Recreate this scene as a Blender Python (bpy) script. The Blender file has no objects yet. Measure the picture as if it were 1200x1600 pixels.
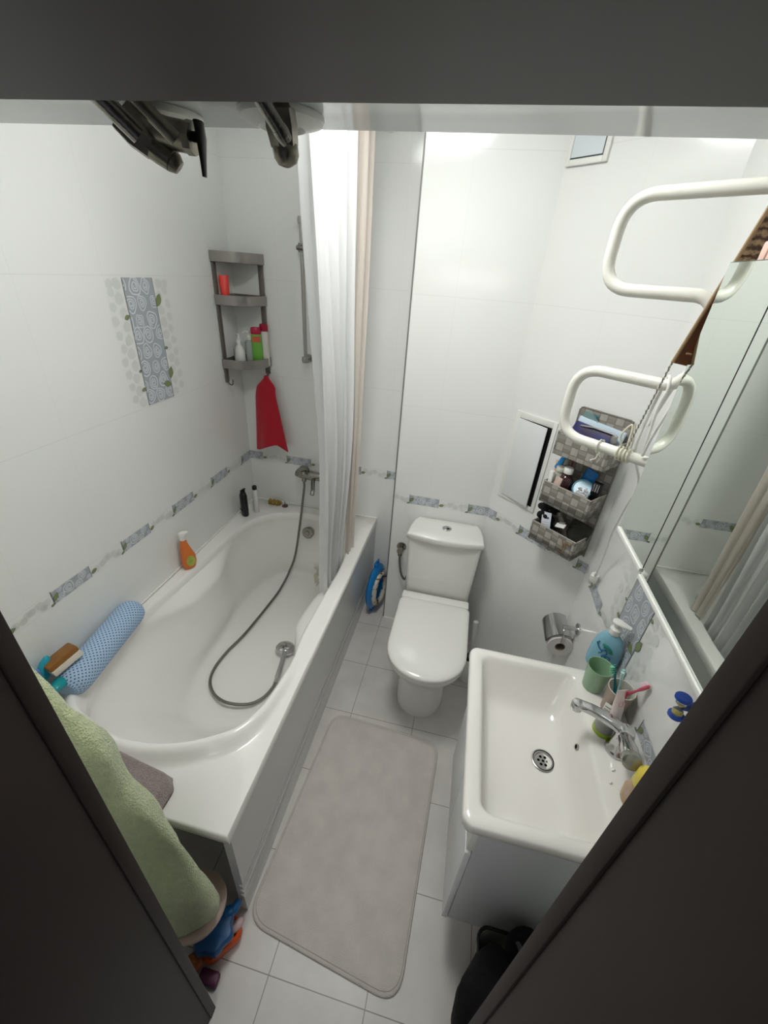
import bpy, bmesh, math, random
from mathutils import Vector, Matrix, noise
random.seed(7)
pi = math.pi
# ---------------------------------------------------------------- camera, world, exposure
def cam_rot(yaw, pit, rol):
    y, p, r = math.radians(yaw), math.radians(pit) + pi / 2, math.radians(rol)
    return Matrix.Rotation(y, 3, 'Z') @ Matrix.Rotation(p, 3, 'X') @ Matrix.Rotation(r, 3, 'Z')
scene = bpy.context.scene
COL = scene.collection
cd = bpy.data.cameras.new('camera')
cam = bpy.data.objects.new('camera', cd)
COL.objects.link(cam)
cd.sensor_fit = 'HORIZONTAL'
cd.sensor_width = 36.0
cd.lens = 643.84 / 1200 * 36
cd.clip_start = 0.02
cam.matrix_world = Matrix.Translation((1.2329, -2.1198, 1.8534)) @ cam_rot(10.305, -30.175, 4.311).to_4x4()
scene.camera = cam
scene.view_settings.view_transform = 'Standard'
scene.view_settings.look = 'None'
scene.view_settings.gamma = 1
scene.view_settings.use_curve_mapping = False
scene.view_settings.exposure = 0.36
world = bpy.data.worlds.new('world')
scene.world = world
world.use_nodes = True
world.node_tree.nodes['Background'].inputs[0].default_value = (0.75, 0.85, 1.0, 1)
world.node_tree.nodes['Background'].inputs[1].default_value = 0.10
LAMP_POWER = 23.5
FILL_POWER = 9.0

# ---------------------------------------------------------------- room numbers
XR, YB, XE, XD = 1.824, -0.2476, 0.938, 1.421
ANG = math.radians(41.66)
CA, SA = math.cos(ANG), math.sin(ANG)
YR = YB - (XR - XD) * math.tan(ANG)
DLEN = (XR - XD) / CA
HB, HT = 0.824, 0.874
CEIL = 2.5
YF = -1.905
TX, TZ, TL = 0.806, 0.549, -1.70

# ---------------------------------------------------------------- materials
def lin(c):
    return tuple(((v / 255) / 12.92 if v / 255 <= 0.04045 else (((v / 255) + 0.055) / 1.055) ** 2.4) for v in c)
def mat(name, rgb, rough=0.5, metal=0.0, noise_amt=0.0, noise_scale=20.0, bump=0.0, bump_scale=60.0, trans=0.0,
        ior=1.45, coat=0.0, sheen=0.0, alpha=1.0, sss=0.0, emis=None, rgb2=None):
    m = bpy.data.materials.new(name)
    m.use_nodes = True
    nt = m.node_tree
    b = nt.nodes['Principled BSDF']
    c = lin(rgb)
    b.inputs['Base Color'].default_value = (*c, 1)
    b.inputs['Roughness'].default_value = rough
    b.inputs['Metallic'].default_value = metal
    b.inputs['IOR'].default_value = ior
    b.inputs['Transmission Weight'].default_value = trans
    b.inputs['Coat Weight'].default_value = coat
    b.inputs['Coat Roughness'].default_value = 0.08
    b.inputs['Sheen Weight'].default_value = sheen
    b.inputs['Alpha'].default_value = alpha
    if sss:
        b.inputs['Subsurface Weight'].default_value = sss
        b.inputs['Subsurface Scale'].default_value = 0.01
    if emis:
        b.inputs['Emission Color'].default_value = (*lin(rgb), 1)
        b.inputs['Emission Strength'].default_value = emis
    tc = None
    if noise_amt or bump or rgb2:
        tc = nt.nodes.new('ShaderNodeTexCoord')
    if noise_amt or rgb2:
        n = nt.nodes.new('ShaderNodeTexNoise')
        n.inputs['Scale'].default_value = noise_scale
        n.inputs['Detail'].default_value = 4
        nt.links.new(tc.outputs['Object'], n.inputs['Vector'])
        r = nt.nodes.new('ShaderNodeValToRGB')
        r.color_ramp.elements[0].position = 0.35
        r.color_ramp.elements[1].position = 0.65
        c2 = lin(rgb2) if rgb2 else tuple(v * (1 - noise_amt) for v in c)
        r.color_ramp.elements[0].color = (*c2, 1)
        r.color_ramp.elements[1].color = (*c, 1)
        nt.links.new(n.outputs['Fac'], r.inputs['Fac'])
        nt.links.new(r.outputs['Color'], b.inputs['Base Color'])
    if bump:
        n2 = nt.nodes.new('ShaderNodeTexNoise')
        n2.inputs['Scale'].default_value = bump_scale
        n2.inputs['Detail'].default_value = 3
        nt.links.new(tc.outputs['Object'], n2.inputs['Vector'])
        bp_ = nt.nodes.new('ShaderNodeBump')
        bp_.inputs['Strength'].default_value = bump
        bp_.inputs['Distance'].default_value = 0.01
        nt.links.new(n2.outputs['Fac'], bp_.inputs['Height'])
        nt.links.new(bp_.outputs['Normal'], b.inputs['Normal'])
    return m

def mnode(nt, op, a, b=None, c=None):
    n = nt.nodes.new('ShaderNodeMath')
    n.operation = op
    for i, v in enumerate((a, b, c)):
        if v is None:
            continue
        if isinstance(v, (int, float)):
            n.inputs[i].default_value = v
        else:
            nt.links.new(v, n.inputs[i])
    return n.outputs[0]

def tile_mat(name, axis, u0, rgb=(238, 239, 236), period=0.305, vertical=True, grout=0.90):
    """large rectified wall tile: fine joints, satin glaze, faint linen texture"""
    m = bpy.data.materials.new(name)
    m.use_nodes = True
    nt = m.node_tree
    b = nt.nodes['Principled BSDF']
    tc = nt.nodes.new('ShaderNodeTexCoord')
    sp = nt.nodes.new('ShaderNodeSeparateXYZ')
    nt.links.new(tc.outputs['Object'], sp.inputs[0])
    u = sp.outputs[axis]
    z = sp.outputs['Z']
    du = mnode(nt, 'PINGPONG', mnode(nt, 'SUBTRACT', u, u0), period / 2)
    lo = mnode(nt, 'LESS_THAN', z, 0.849)
    zr = mnode(nt, 'SUBTRACT', z, mnode(nt, 'SUBTRACT', HT, mnode(nt, 'MULTIPLY', lo, HT - HB)))
    dz = mnode(nt, 'PINGPONG', zr, 0.2275)
    w = 0.0011
    lu = mnode(nt, 'LESS_THAN', du, w)
    lz = mnode(nt, 'LESS_THAN', dz, w)
    band = mnode(nt, 'MULTIPLY', mnode(nt, 'GREATER_THAN', z, HB), mnode(nt, 'LESS_THAN', z, HT))
    lu = mnode(nt, 'MULTIPLY', lu, mnode(nt, 'SUBTRACT', 1.0, band))
    line = mnode(nt, 'MAXIMUM', mnode(nt, 'MULTIPLY', lu, 0.45) if vertical else 0.0, lz)
    n = nt.nodes.new('ShaderNodeTexNoise')
    n.inputs['Scale'].default_value = 2.2
    nt.links.new(tc.outputs['Object'], n.inputs['Vector'])
    r = nt.nodes.new('ShaderNodeValToRGB')
    c = lin(rgb)
    r.color_ramp.elements[0].position = 0.3
    r.color_ramp.elements[1].position = 0.7
    r.color_ramp.elements[0].color = (c[0] * 0.975, c[1] * 0.975, c[2] * 0.97, 1)
    r.color_ramp.elements[1].color = (*c, 1)
    nt.links.new(n.outputs['Fac'], r.inputs['Fac'])
    mx = nt.nodes.new('ShaderNodeMix')
    mx.data_type = 'RGBA'
    nt.links.new(line, mx.inputs['Factor'])
    nt.links.new(r.outputs['Color'], mx.inputs['A'])
    mx.inputs['B'].default_value = (c[0] * grout, c[1] * grout, c[2] * grout, 1)
    nt.links.new(mx.outputs['Result'], b.inputs['Base Color'])
    b.inputs['Roughness'].default_value = 0.13
    b.inputs['Specular IOR Level'].default_value = 0.5
    n2 = nt.nodes.new('ShaderNodeTexNoise')
    n2.inputs['Scale'].default_value = 260
    nt.links.new(tc.outputs['Object'], n2.inputs['Vector'])
    bu = nt.nodes.new('ShaderNodeBump')
    bu.inputs['Strength'].default_value = 0.025
    bu.inputs['Distance'].default_value = 0.002
    hsum = mnode(nt, 'SUBTRACT', n2.outputs['Fac'], mnode(nt, 'MULTIPLY', line, 2.0))
    nt.links.new(hsum, bu.inputs['Height'])
    nt.links.new(bu.outputs['Normal'], b.inputs['Normal'])
    return m

def floor_mat():
    m = bpy.data.materials.new('grey_floor_tile')
    m.use_nodes = True
    nt = m.node_tree
    b = nt.nodes['Principled BSDF']
    tc = nt.nodes.new('ShaderNodeTexCoord')
    sp = nt.nodes.new('ShaderNodeSeparateXYZ')
    nt.links.new(tc.outputs['Object'], sp.inputs[0])
    dx = mnode(nt, 'PINGPONG', mnode(nt, 'SUBTRACT', sp.outputs['X'], 0.93), 0.15)
    dy = mnode(nt, 'PINGPONG', mnode(nt, 'SUBTRACT', sp.outputs['Y'], -0.63), 0.1472)
    line = mnode(nt, 'MAXIMUM', mnode(nt, 'LESS_THAN', dx, 0.0014), mnode(nt, 'LESS_THAN', dy, 0.0014))
    n = nt.nodes.new('ShaderNodeTexNoise')
    n.inputs['Scale'].default_value = 7
    n.inputs['Detail'].default_value = 6
    nt.links.new(tc.outputs['Object'], n.inputs['Vector'])
    r = nt.nodes.new('ShaderNodeValToRGB')
    r.color_ramp.elements[0].position = 0.3
    r.color_ramp.elements[1].position = 0.7
    r.color_ramp.elements[0].color = (*lin((192, 188, 183)), 1)
    r.color_ramp.elements[1].color = (*lin((208, 204, 199)), 1)
    nt.links.new(n.outputs['Fac'], r.inputs['Fac'])
    mx = nt.nodes.new('ShaderNodeMix')
    mx.data_type = 'RGBA'
    nt.links.new(line, mx.inputs['Factor'])
    nt.links.new(r.outputs['Color'], mx.inputs['A'])
    mx.inputs['B'].default_value = (*lin((138, 133, 127)), 1)
    nt.links.new(mx.outputs['Result'], b.inputs['Base Color'])
    b.inputs['Roughness'].default_value = 0.38
    return m

M_wood = mat('dark_wenge_wood', (40, 28, 26), 0.55, noise_amt=0.25, noise_scale=9)
M_ceil = mat('glossy_white_ceiling', (244, 245, 245), 0.25)
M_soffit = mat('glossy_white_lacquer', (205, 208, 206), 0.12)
M_acryl = mat('white_acrylic', (240, 238, 234), 0.16, coat=0.3)
M_ceram = mat('white_ceramic', (232, 231, 226), 0.1, coat=0.4)
M_sinkc = mat('white_sink_ceramic', (234, 231, 225), 0.12, coat=0.4)
M_plastic = mat('white_plastic', (232, 232, 226), 0.3)
M_cream = mat('cream_enamel', (232, 231, 220), 0.22, coat=0.3)
M_chrome = mat('chrome', (200, 200, 200), 0.1, 1.0)
M_dchrome = mat('worn_chrome', (150, 147, 140), 0.25, 1.0, bump=0.1, bump_scale=90)
M_steel = mat('brushed_steel', (176, 174, 170), 0.32, 1.0)
M_brass = mat('aged_metal', (146, 140, 128), 0.35, 1.0, noise_amt=0.3, noise_scale=60)
M_black = mat('black_plastic', (12, 12, 13), 0.35)
M_hole = mat('black_gap', (6, 6, 6), 0.9)
M_greymet = mat('grey_taupe_metallic', (162, 157, 152), 0.3, 0.75)
M_greybar = mat('grey_taupe_bar', (112, 105, 100), 0.35, 0.3)
M_caulk = mat('white_sealant', (240, 238, 232), 0.4)
M_tgrey = mat('decor_blue_grey', (172, 177, 183), 0.3)
M_tline = mat('decor_pale_line', (222, 226, 230), 0.3)
M_tghost = mat('decor_ghost_stone', (218, 220, 215), 0.3)
M_tgreen = mat('decor_leaf_green', (134, 146, 92), 0.3)
M_tdark = mat('decor_dark_line', (98, 103, 104), 0.3)
M_mirror = mat('mirror_silver', (222, 228, 222), 0.005, 1.0)
M_edge = mat('mirror_dark_edge', (120, 126, 122), 0.3)
M_cab = mat('white_laminate', (226, 228, 228), 0.3)
M_red = mat('red_cloth', (176, 8, 34), 0.85, sheen=0.4, bump=0.15, bump_scale=300)
M_green_towel = mat('green_terry', (212, 222, 172), 0.95, sheen=0.6, noise_amt=0.14, noise_scale=60, bump=0.9, bump_scale=260)
M_mauve = mat('mauve_terry', (166, 147, 144), 0.95, sheen=0.5, noise_amt=0.2, noise_scale=120, bump=0.9, bump_scale=300)
M_rug = mat('grey_pile', (216, 209, 202), 0.95, sheen=0.3, noise_amt=0.10, noise_scale=14, bump=0.6, bump_scale=320)
M_curt_w = mat('white_curtain', (222, 222, 221), 0.6, bump=0.05, bump_scale=40)
M_curt_b = mat('beige_curtain', (214, 204, 194), 0.7, bump=0.05, bump_scale=40)

# ---------------------------------------------------------------- mesh builder
class MB:
    def __init__(s):
        s.v, s.f, s.m = [], [], []
    def add(s, vs, fs, mi=0, M=None):
        o = len(s.v)
        for p in vs:
            p = Vector(p)
            s.v.append(M @ p if M else p)
        for f in fs:
            s.f.append([i + o for i in f])
            s.m.append(mi)
        return s
    def box(s, x0, x1, y0, y1, z0, z1, bev=0.0, mi=0, M=None, seg=2):
        bm = bmesh.new()
        bmesh.ops.create_cube(bm, size=1)
        for v in bm.verts:
            v.co = Vector(((x0 + x1) / 2 + v.co.x * (x1 - x0), (y0 + y1) / 2 + v.co.y * (y1 - y0), (z0 + z1) / 2 + v.co.z * (z1 - z0)))
        if bev:
            bmesh.ops.bevel(bm, geom=bm.edges[:], offset=bev, segments=seg, profile=0.5, affect='EDGES')
        bm.verts.index_update()
        s.add([v.co.copy() for v in bm.verts], [[v.index for v in f.verts] for f in bm.faces], mi, M)
        bm.free()
        return s
    def loft(s, rings, cap0=True, cap1=True, mi=0, M=None, closed=True):
        n = len(rings[0])
        vs = [p for r in rings for p in r]
        fs = []
        for i in range(len(rings) - 1):
            for j in range(n if closed else n - 1):
                k = (j + 1) % n
                fs.append([i * n + j, i * n + k, (i + 1) * n + k, (i + 1) * n + j])
        if cap0:
            fs.append(list(range(n))[::-1])
        if cap1:
            fs.append([(len(rings) - 1) * n + j for j in range(n)])
        return s.add(vs, fs, mi, M)
    def tube(s, pts, r, seg=10, caps=True, mi=0, M=None, closed=False, flat=None):
        pts = [Vector(p) for p in pts]
        n = len(pts)
        rings = []
        t0 = (pts[1] - pts[0]).normalized()
        up = Vector((0, 0, 1)) if abs(t0.z) < 0.9 else Vector((1, 0, 0))
        nrm = t0.cross(up).normalized()
        for i, p in enumerate(pts):
            if closed:
                t = (pts[(i + 1) % n] - pts[i - 1]).normalized()
            else:
                t = (pts[min(i + 1, n - 1)] - pts[max(i - 1, 0)]).normalized()
            nrm = (nrm - t * nrm.dot(t))
            nrm = nrm.normalized() if nrm.length > 1e-6 else t.orthogonal().normalized()
            bn = t.cross(nrm)
            rr = r[i] if isinstance(r, (list, tuple)) else r
            fl = flat if flat else 1.0
            rings.append([p + nrm * math.cos(2 * pi * k / seg) * rr + bn * math.sin(2 * pi * k / seg) * rr * fl for k in range(seg)])
        if closed:
            rings.append(rings[0])
            return s.loft(rings, False, False, mi, M)
        return s.loft(rings, caps, caps, mi, M)
    def lathe(s, prof, c=(0, 0, 0), seg=28, mi=0, M=None, sx=1.0, sy=1.0, cap0=True, cap1=True):
        rings = [[(c[0] + r * math.cos(2 * pi * k / seg) * sx, c[1] + r * math.sin(2 * pi * k / seg) * sy, c[2] + z) for k in range(seg)] for r, z in prof]
        return s.loft(rings, cap0, cap1, mi, M)
    def cyl(s, a, b, r, seg=20, mi=0, r2=None, M=None):
        a, b = Vector(a), Vector(b)
        return s.tube([a, b], [r, r2 if r2 is not None else r], seg, True, mi, M)
    def grid(s, fn, nu, nv, mi=0, M=None, thick=None):
        vs = [fn(i / nu, j / nv) for j in range(nv + 1) for i in range(nu + 1)]
        fs = [[j * (nu + 1) + i, j * (nu + 1) + i + 1, (j + 1) * (nu + 1) + i + 1, (j + 1) * (nu + 1) + i] for j in range(nv) for i in range(nu)]
        return s.add(vs, fs, mi, M)
    def mesh(s, name, mats, smooth=40, origin=None):
        o = Vector(origin) if origin else Vector((0, 0, 0))
        me = bpy.data.meshes.new(name)
        me.from_pydata([v - o for v in s.v], [], s.f)
        if not isinstance(mats, (list, tuple)):
            mats = [mats]
        for m in mats:
            me.materials.append(m)
        me.polygons.foreach_set('material_index', s.m)
        bm = bmesh.new()
        bm.from_mesh(me)
        bmesh.ops.remove_doubles(bm, verts=bm.verts, dist=1e-6)
        bmesh.ops.recalc_face_normals(bm, faces=bm.faces)
        bm.to_mesh(me)
        bm.free()
        if smooth:
            me.polygons.foreach_set('use_smooth', [True] * len(me.polygons))
            me.set_sharp_from_angle(angle=math.radians(smooth))
        me.update()
        return me

def tag(o, label, cat=None, group=None, kind=None):
    if label:
        o['label'] = label
    if cat:
        o['category'] = cat
    if group:
        o['group'] = group
    if kind:
        o['kind'] = kind
    return o
def thing(name, label, cat, loc=(0, 0, 0), rotz=0.0, group=None, kind=None):
    o = bpy.data.objects.new(name, None)
    COL.objects.link(o)
    o.empty_display_size = 0.05
    o.location = loc
    o.rotation_euler = (0, 0, rotz)
    return tag(o, label, cat, group, kind)
def part(name, mb, mats, parent, label=None, smooth=40, world=False, kind=None):
    """mesh part; verts are in the thing's frame, or in world axes if world=True (then shifted by the root's location)"""
    root = parent
    while root.parent:
        root = root.parent
    me = mb.mesh(name, mats, smooth, root.location if world else None)
    o = bpy.data.objects.new(name, me)
    COL.objects.link(o)
    o.parent = parent
    if label:
        o['label'] = label
    if kind:
        o['kind'] = kind
    return o
def single(name, mb, mats, label, cat, loc=(0, 0, 0), group=None, smooth=40, world=True, rotz=0, kind=None):
    me = mb.mesh(name, mats, smooth, loc if world else None)
    o = bpy.data.objects.new(name, me)
    COL.objects.link(o)
    o.location = loc
    o.rotation_euler = (0, 0, rotz)
    return tag(o, label, cat, group, kind)
def struct(name, mb, mats, smooth=40, label=None):
    me = mb.mesh(name, mats, smooth)
    o = bpy.data.objects.new(name, me)
    COL.objects.link(o)
    o['kind'] = 'structure'
    if label:
        o['label'] = label
    return o
def catmull(pts, n, closed=False):
    pts = [Vector(p) for p in pts]
    out = []
    m = len(pts)
    segs = m if closed else m - 1
    for i in range(segs):
        if closed:
            a, b, c, d = pts[(i - 1) % m], pts[i], pts[(i + 1) % m], pts[(i + 2) % m]
        else:
            a, b, c, d = pts[max(i - 1, 0)], pts[i], pts[i + 1], pts[min(i + 2, m - 1)]
        for k in range(n):
            t = k / n
            out.append(0.5 * ((2 * b) + (c - a) * t + (2 * a - 5 * b + 4 * c - d) * t * t + (3 * b - a - 3 * c + d) * t ** 3))
    if not closed:
        out.append(pts[-1])
    return out
def rrect(x0, x1, y0, y1, r, n=6):
    out = []
    for cx, cy, a0 in ((x1 - r, y1 - r, 0), (x0 + r, y1 - r, 90), (x0 + r, y0 + r, 180), (x1 - r, y0 + r, 270)):
        for k in range(n + 1):
            a = math.radians(a0 + 90 * k / n)
            out.append((cx + r * math.cos(a), cy + r * math.sin(a)))
    return out
def ring(pts2, z):
    return [(p[0], p[1], z) for p in pts2]
def sm(a, b, x):
    t = max(0.0, min(1.0, (x - a) / (b - a)))
    return t * t * (3 - 2 * t)
def axis_m(origin, direction, up=(0, 0, 1)):
    """matrix whose local z runs along direction"""
    d = Vector(direction).normalized()
    q = d.to_track_quat('Z', 'Y')
    return Matrix.Translation(origin) @ q.to_matrix().to_4x4()
def fold_bend(pts, r, n=6):
    """polyline with rounded corners of radius r"""
    pts = [Vector(p) for p in pts]
    out = [pts[0]]
    for i in range(1, len(pts) - 1):
        a, b, c = pts[i - 1], pts[i], pts[i + 1]
        u, v = (a - b), (c - b)
        rr = min(r, u.length * 0.49, v.length * 0.49)
        p, q = b + u.normalized() * rr, b + v.normalized() * rr
        for k in range(n + 1):
            t = k / n
            out.append(p * (1 - t) ** 2 + b * 2 * t * (1 - t) + q * t * t)
    out.append(pts[-1])
    return out

# ---------------------------------------------------------------- room shell
m = MB().box(-0.1, XR + 0.1, YF - 0.9, 0.1, -0.06, 0.0)
struct('floor', m, floor_mat(), 0)
m = MB().box(-0.1, XR + 0.1, YF - 0.9, 0.1, CEIL, CEIL + 0.06)
struct('ceiling', m, M_ceil, 0)
m = MB().box(-0.1, 0, YF, 0.0, 0, CEIL)
struct('wall_left', m, tile_mat('wall_tile_left', 'Y', -0.495), 0)
m = MB().box(-0.1, XR + 0.1, 0, 0.1, 0, CEIL)
struct('wall_back', m, tile_mat('wall_tile_back', 'X', 0.237), 0)
m = MB().box(XE, XD, YB, 0.0, 0, CEIL)
struct('wall_toilet', m, tile_mat('wall_tile_toilet', 'X', 1.422 - 0.305), 0)
# diagonal wall, built in its own frame: x along the wall, -y into the room
FD = Matrix.Translation((XD, YB, 0)) @ Matrix.Rotation(-ANG, 4, 'Z')
m = MB()
m.add([(0, 0, 0), (DLEN, 0, 0), (DLEN, 0, CEIL), (0, 0, CEIL), (0, 0.08, 0), (DLEN, 0.08, 0), (DLEN, 0.08, CEIL), (0, 0.08, CEIL)],
      [[0, 1, 2, 3], [4, 7, 6, 5], [0, 3, 7, 4], [1, 5, 6, 2], [3, 2, 6, 7], [0, 4, 5, 1]])
wd = struct('wall_diagonal', m, tile_mat('wall_tile_diagonal', 'X', 0.0, period=0.29), 0)
wd.matrix_world = FD
m = MB().box(XR, XR + 0.1, YF, 0.0, 0, CEIL)
struct('wall_right', m, tile_mat('wall_tile_right', 'Y', -0.905), 0)
JL, JR, HL = 0.812, 1.415, 1.911
m = MB().box(-0.1, JL - 0.05, YF - 0.13, YF, 0, CEIL).box(JR + 0.05, XR + 0.1, YF - 0.13, YF, 0, CEIL).box(JL - 0.05, JR + 0.05, YF - 0.13, YF, HL + 0.05, CEIL)
struct('wall_front', m, tile_mat('wall_tile_front', 'X', 0.5), 0)
# dark door frame
dr = thing('door_1', 'dark brown wooden door frame seen from the doorway', None, (JL, YF, 0), kind='structure')
def jamb(sx, x):
    mb = MB()
    w = 0.06 * sx
    a, b = sorted((x, x + w))
    mb.box(a, b, YF - 0.016, YF + 0.006, 0, HL + 0.06, 0.0015)
    xx = x + 0.003 * sx
    a, b = sorted((xx, x + w))
    mb.box(a, b, YF - 0.75, YF - 0.0155, 0, HL + 0.06, 0.0012)
    return mb
part('door_jamb', jamb(-1, JL), M_wood, dr, world=True)
part('door_jamb', jamb(1, JR), M_wood, dr, world=True)
m = MB().box(JL - 0.06, JR + 0.06, YF - 0.75, YF + 0.004, HL, HL + 0.09, 0.002)
part('lintel', m, M_wood, dr, world=True)
# boxed pipe soffit over the door
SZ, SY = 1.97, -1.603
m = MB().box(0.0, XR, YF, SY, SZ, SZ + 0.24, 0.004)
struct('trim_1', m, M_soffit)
# metal corner trim of the boxed wall
m = MB().box(XE - 0.003, XE + 0.003, YB - 0.003, YB + 0.003, 0.0, CEIL)
struct('trim_2', m, mat('grey_corner_profile', (120, 118, 114), 0.4), 0)
# white sealant lines round the bath
m = MB().cyl((0.003, TL, TZ + 0.002), (0.003, 0, TZ + 0.002), 0.005, 6).cyl((0, -0.003, TZ + 0.002), (TX, -0.003, TZ + 0.002), 0.005, 6)
struct('trim_3', m, M_caulk)
# pinky floor edge of sealant under the boxed wall
m = MB().cyl((XE, YB, 0.001), (XD, YB, 0.001), 0.004, 6)
struct('trim_4', m, M_caulk)

# ---------------------------------------------------------------- tile decor (printed motifs)
FR = {
    'left': lambda u, z, e: Vector((e, -u, z)),
    'back': lambda u, z, e: Vector((u, -e, z)),
    'toilet': lambda u, z, e: Vector((u, YB - e, z)),
    'diag': lambda u, z, e: Vector((XD + u * CA - e * SA, YB - u * SA - e * CA, z)),
    'right': lambda u, z, e: Vector((XR - e, -u, z)),
}
MOT = [M_tgrey, M_tline, M_tghost, M_tgreen, M_tdark]
class Decor:
    def __init__(s, wall, u0=-9, u1=9):
        s.P, s.mb, s.lo, s.hi = FR[wall], MB(), u0, u1
    def poly(s, pts, mi, e):
        pts = [(max(s.lo, min(s.hi, p[0])), p[1]) for p in pts]
        if max(p[0] for p in pts) - min(p[0] for p in pts) < 1e-4:
            return
        s.mb.add([s.P(u, z, e) for u, z in pts], [list(range(len(pts)))], mi)
    def rect(s, u0, u1, z0, z1, mi, e):
        s.poly([(u0, z0), (u1, z0), (u1, z1), (u0, z1)], mi, e)
    def ribbon(s, pts, w, mi, e, closed=False):
        n = len(pts)
        L, R = [], []
        for i, p in enumerate(pts):
            a = pts[(i - 1) % n] if closed else pts[max(i - 1, 0)]
            b = pts[(i + 1) % n] if closed else pts[min(i + 1, n - 1)]
            d = Vector((b[0] - a[0], b[1] - a[1]))
            d = d.normalized() if d.length > 0 else Vector((1, 0))
            L.append((p[0] - d.y * w / 2, p[1] + d.x * w / 2))
            R.append((p[0] + d.y * w / 2, p[1] - d.x * w / 2))
        for i in range(n if closed else n - 1):
            k = (i + 1) % n
            q = [L[i], L[k], R[k], R[i]]
            if min(p[0] for p in q) >= s.lo and max(p[0] for p in q) <= s.hi:
                s.mb.add([s.P(u, z, e) for u, z in q], [[0, 1, 2, 3]], mi)
    def spiral(s, u, z, r, ph=0, mi=1, e=0.0014, k=None, lo=None, hi=None, stretch=1.0):
        k = k or random.choice((0, 3, 4))
        zl, zh = (lo, hi) if lo is not None else (-9, 9)
        def q(a, rr):
            wob = 1 + (0.12 * math.cos(k * a) if k else 0)
            return (u + math.cos(a + ph) * rr * wob, max(zl, min(zh, z + math.sin(a + ph) * rr * wob * stretch)))
        s.ribbon([q(2 * pi * i / 18, r) for i in range(18)], r * 0.19, mi, e, True)
        s.ribbon([q(2 * pi * i / 12, r * (0.72 - 0.6 * i / 24)) for i in range(23)], r * 0.18, mi, e)
    def leaf(s, u, z, ang, ln, e=0.0018):
        pts = []
        for i in range(9):
            t = i / 8
            pts.append((t * ln, math.sin(pi * t) * ln * 0.27))
        for i in range(7, 0, -1):
            t = i / 8
            pts.append((t * ln, -math.sin(pi * t) * ln * 0.27))
        c, d = math.cos(ang), math.sin(ang)
        pp = [(u + a * c - b * d, z + a * d + b * c) for a, b in pts]
        s.poly(pp, 3, e)
        s.ribbon(pp, 0.0016, 4, e + 0.0002, True)
    def ghost(s, u, z, r):
        n = 7
        ph = random.random() * 6
        pts = [(u + math.cos(2 * pi * i / n + ph) * r * random.uniform(0.75, 1.1), z + math.sin(2 * pi * i / n + ph) * r * random.uniform(0.75, 1.1)) for i in range(n)]
        s.poly(pts, 2, 0.0004 + 0.0005 * random.random())
    def border(s, u, rev=False):
        """one border tile: blue-grey piece of .15, then pale stones"""
        sg = -1 if rev else 1
        X = lambda a: u + sg * a
        s.rect(min(X(0), X(.15)), max(X(0), X(.15)), HB + .001, HT - .001, 0, 0.0009)
        s.ribbon([(X(0.0), HB), (X(0.0), HT + .004)], 0.0025, 4, 0.0014)
        s.ribbon([(X(.15), HB), (X(.15), HT)], 0.0018, 4, 0.0014)
        for a, z, r in ((0.028, HB + .012, .013), (.062, HB + .027, .019), (.098, HB + .012, .014), (.118, HB + .036, .014), (.03, HB + .042, .009), (.142, HB + .01, .009)):
            s.spiral(X(a), z, r, random.random() * 6, lo=HB + .0015, hi=HT - .0015)
        s.leaf(X(0.002), HB + .012, math.radians(55 if not rev else 125), .03)
        s.leaf(X(0.0), HB + .006, math.radians(-160 if not rev else -20), .014)
        s.leaf(X(.152), HB + .014, math.radians(15 if not rev else 165), .026)
        for a in (.178, .205, .235, .262, .287):
            s.ghost(X(a), HB + .014 + random.random() * .02, .015)
        s.spiral(X(.222), HB + .03, .012, 1, mi=2)
        s.spiral(X(.272), HB + .014, .010, 1, mi=2)
    def panel(s, uc, z0, z1, flip=1):
        a, b = uc - .075, uc + .075
        s.rect(a, b, z0, z1, 0, 0.0009)
        for x in (a, b):
            s.ribbon([(x, z0), (x, z1)], 0.0022, 4, 0.0014)
        lo, hi = s.lo, s.hi
        s.lo, s.hi = a, b
        rows = 8
        for i in range(rows):
            z = z0 + (i + .5) * (z1 - z0) / rows
            for j in range(3):
                x = a + (j + .5 + (.5 if i % 2 else 0) - .25) * (b - a) / 2.6
                s.spiral(x + random.uniform(-.004, .004), z + random.uniform(-.006, .006), random.uniform(.018, .025), random.random() * 6, lo=z0, hi=z1, stretch=1.2)
        s.lo, s.hi = lo, hi
        for sd in (-1, 1):
            for i in range(10):
                z = z0 + .02 + i * (z1 - z0 - .04) / 9
                s.ghost(uc + sd * (.097 + random.random() * .01), z, .021)
                s.ghost(uc + sd * (.134 + random.random() * .01), z + .02 if i < 9 else z, .018)
        h = z1 - z0
        ad = lambda g: math.radians(g if flip > 0 else 180 - g)
        for sd, dx, f, g, ln in ((1, .002, .78, 60, .05), (-1, -.001, .73, 200, .026), (1, 0, .44, 0, .018), (-1, 0, .30, 180, .015), (-1, .002, .15, 190, .024), (1, 0, .17, 70, .048), (1, -.002, .12, 165, .045)):
            s.leaf(uc + flip * (sd * .075 + dx), z0 + h * f, ad(g), ln)
    def done(s, name):
        return struct(name, s.mb, MOT, 0)
D = Decor('left', 0.0, 1.9)
for k in range(-1, 5):
    D.border(1.334 - k * .3065, True)
D.panel(.648, 1.334, 1.778, -1)
D.done('trim_5')
D = Decor('back', 0.0, XE)
for k in range(-1, 3):
    D.border(.237 + k * .306)
D.done('trim_6')
D = Decor('toilet', XE, XD)
for k in range(-1, 2):
    D.border(1.022 + k * .301)
D.done('trim_7')
D = Decor('diag', 0.0, DLEN)
for u in (-.097, .194, .495):
    D.border(u)
D.done('trim_8')
D = Decor('right', -YR, 1.9)
for u in (.70, 1.005, 1.31, 1.615, .395):
    D.border(u)
D.panel(1.062, .876, 1.33)
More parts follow.
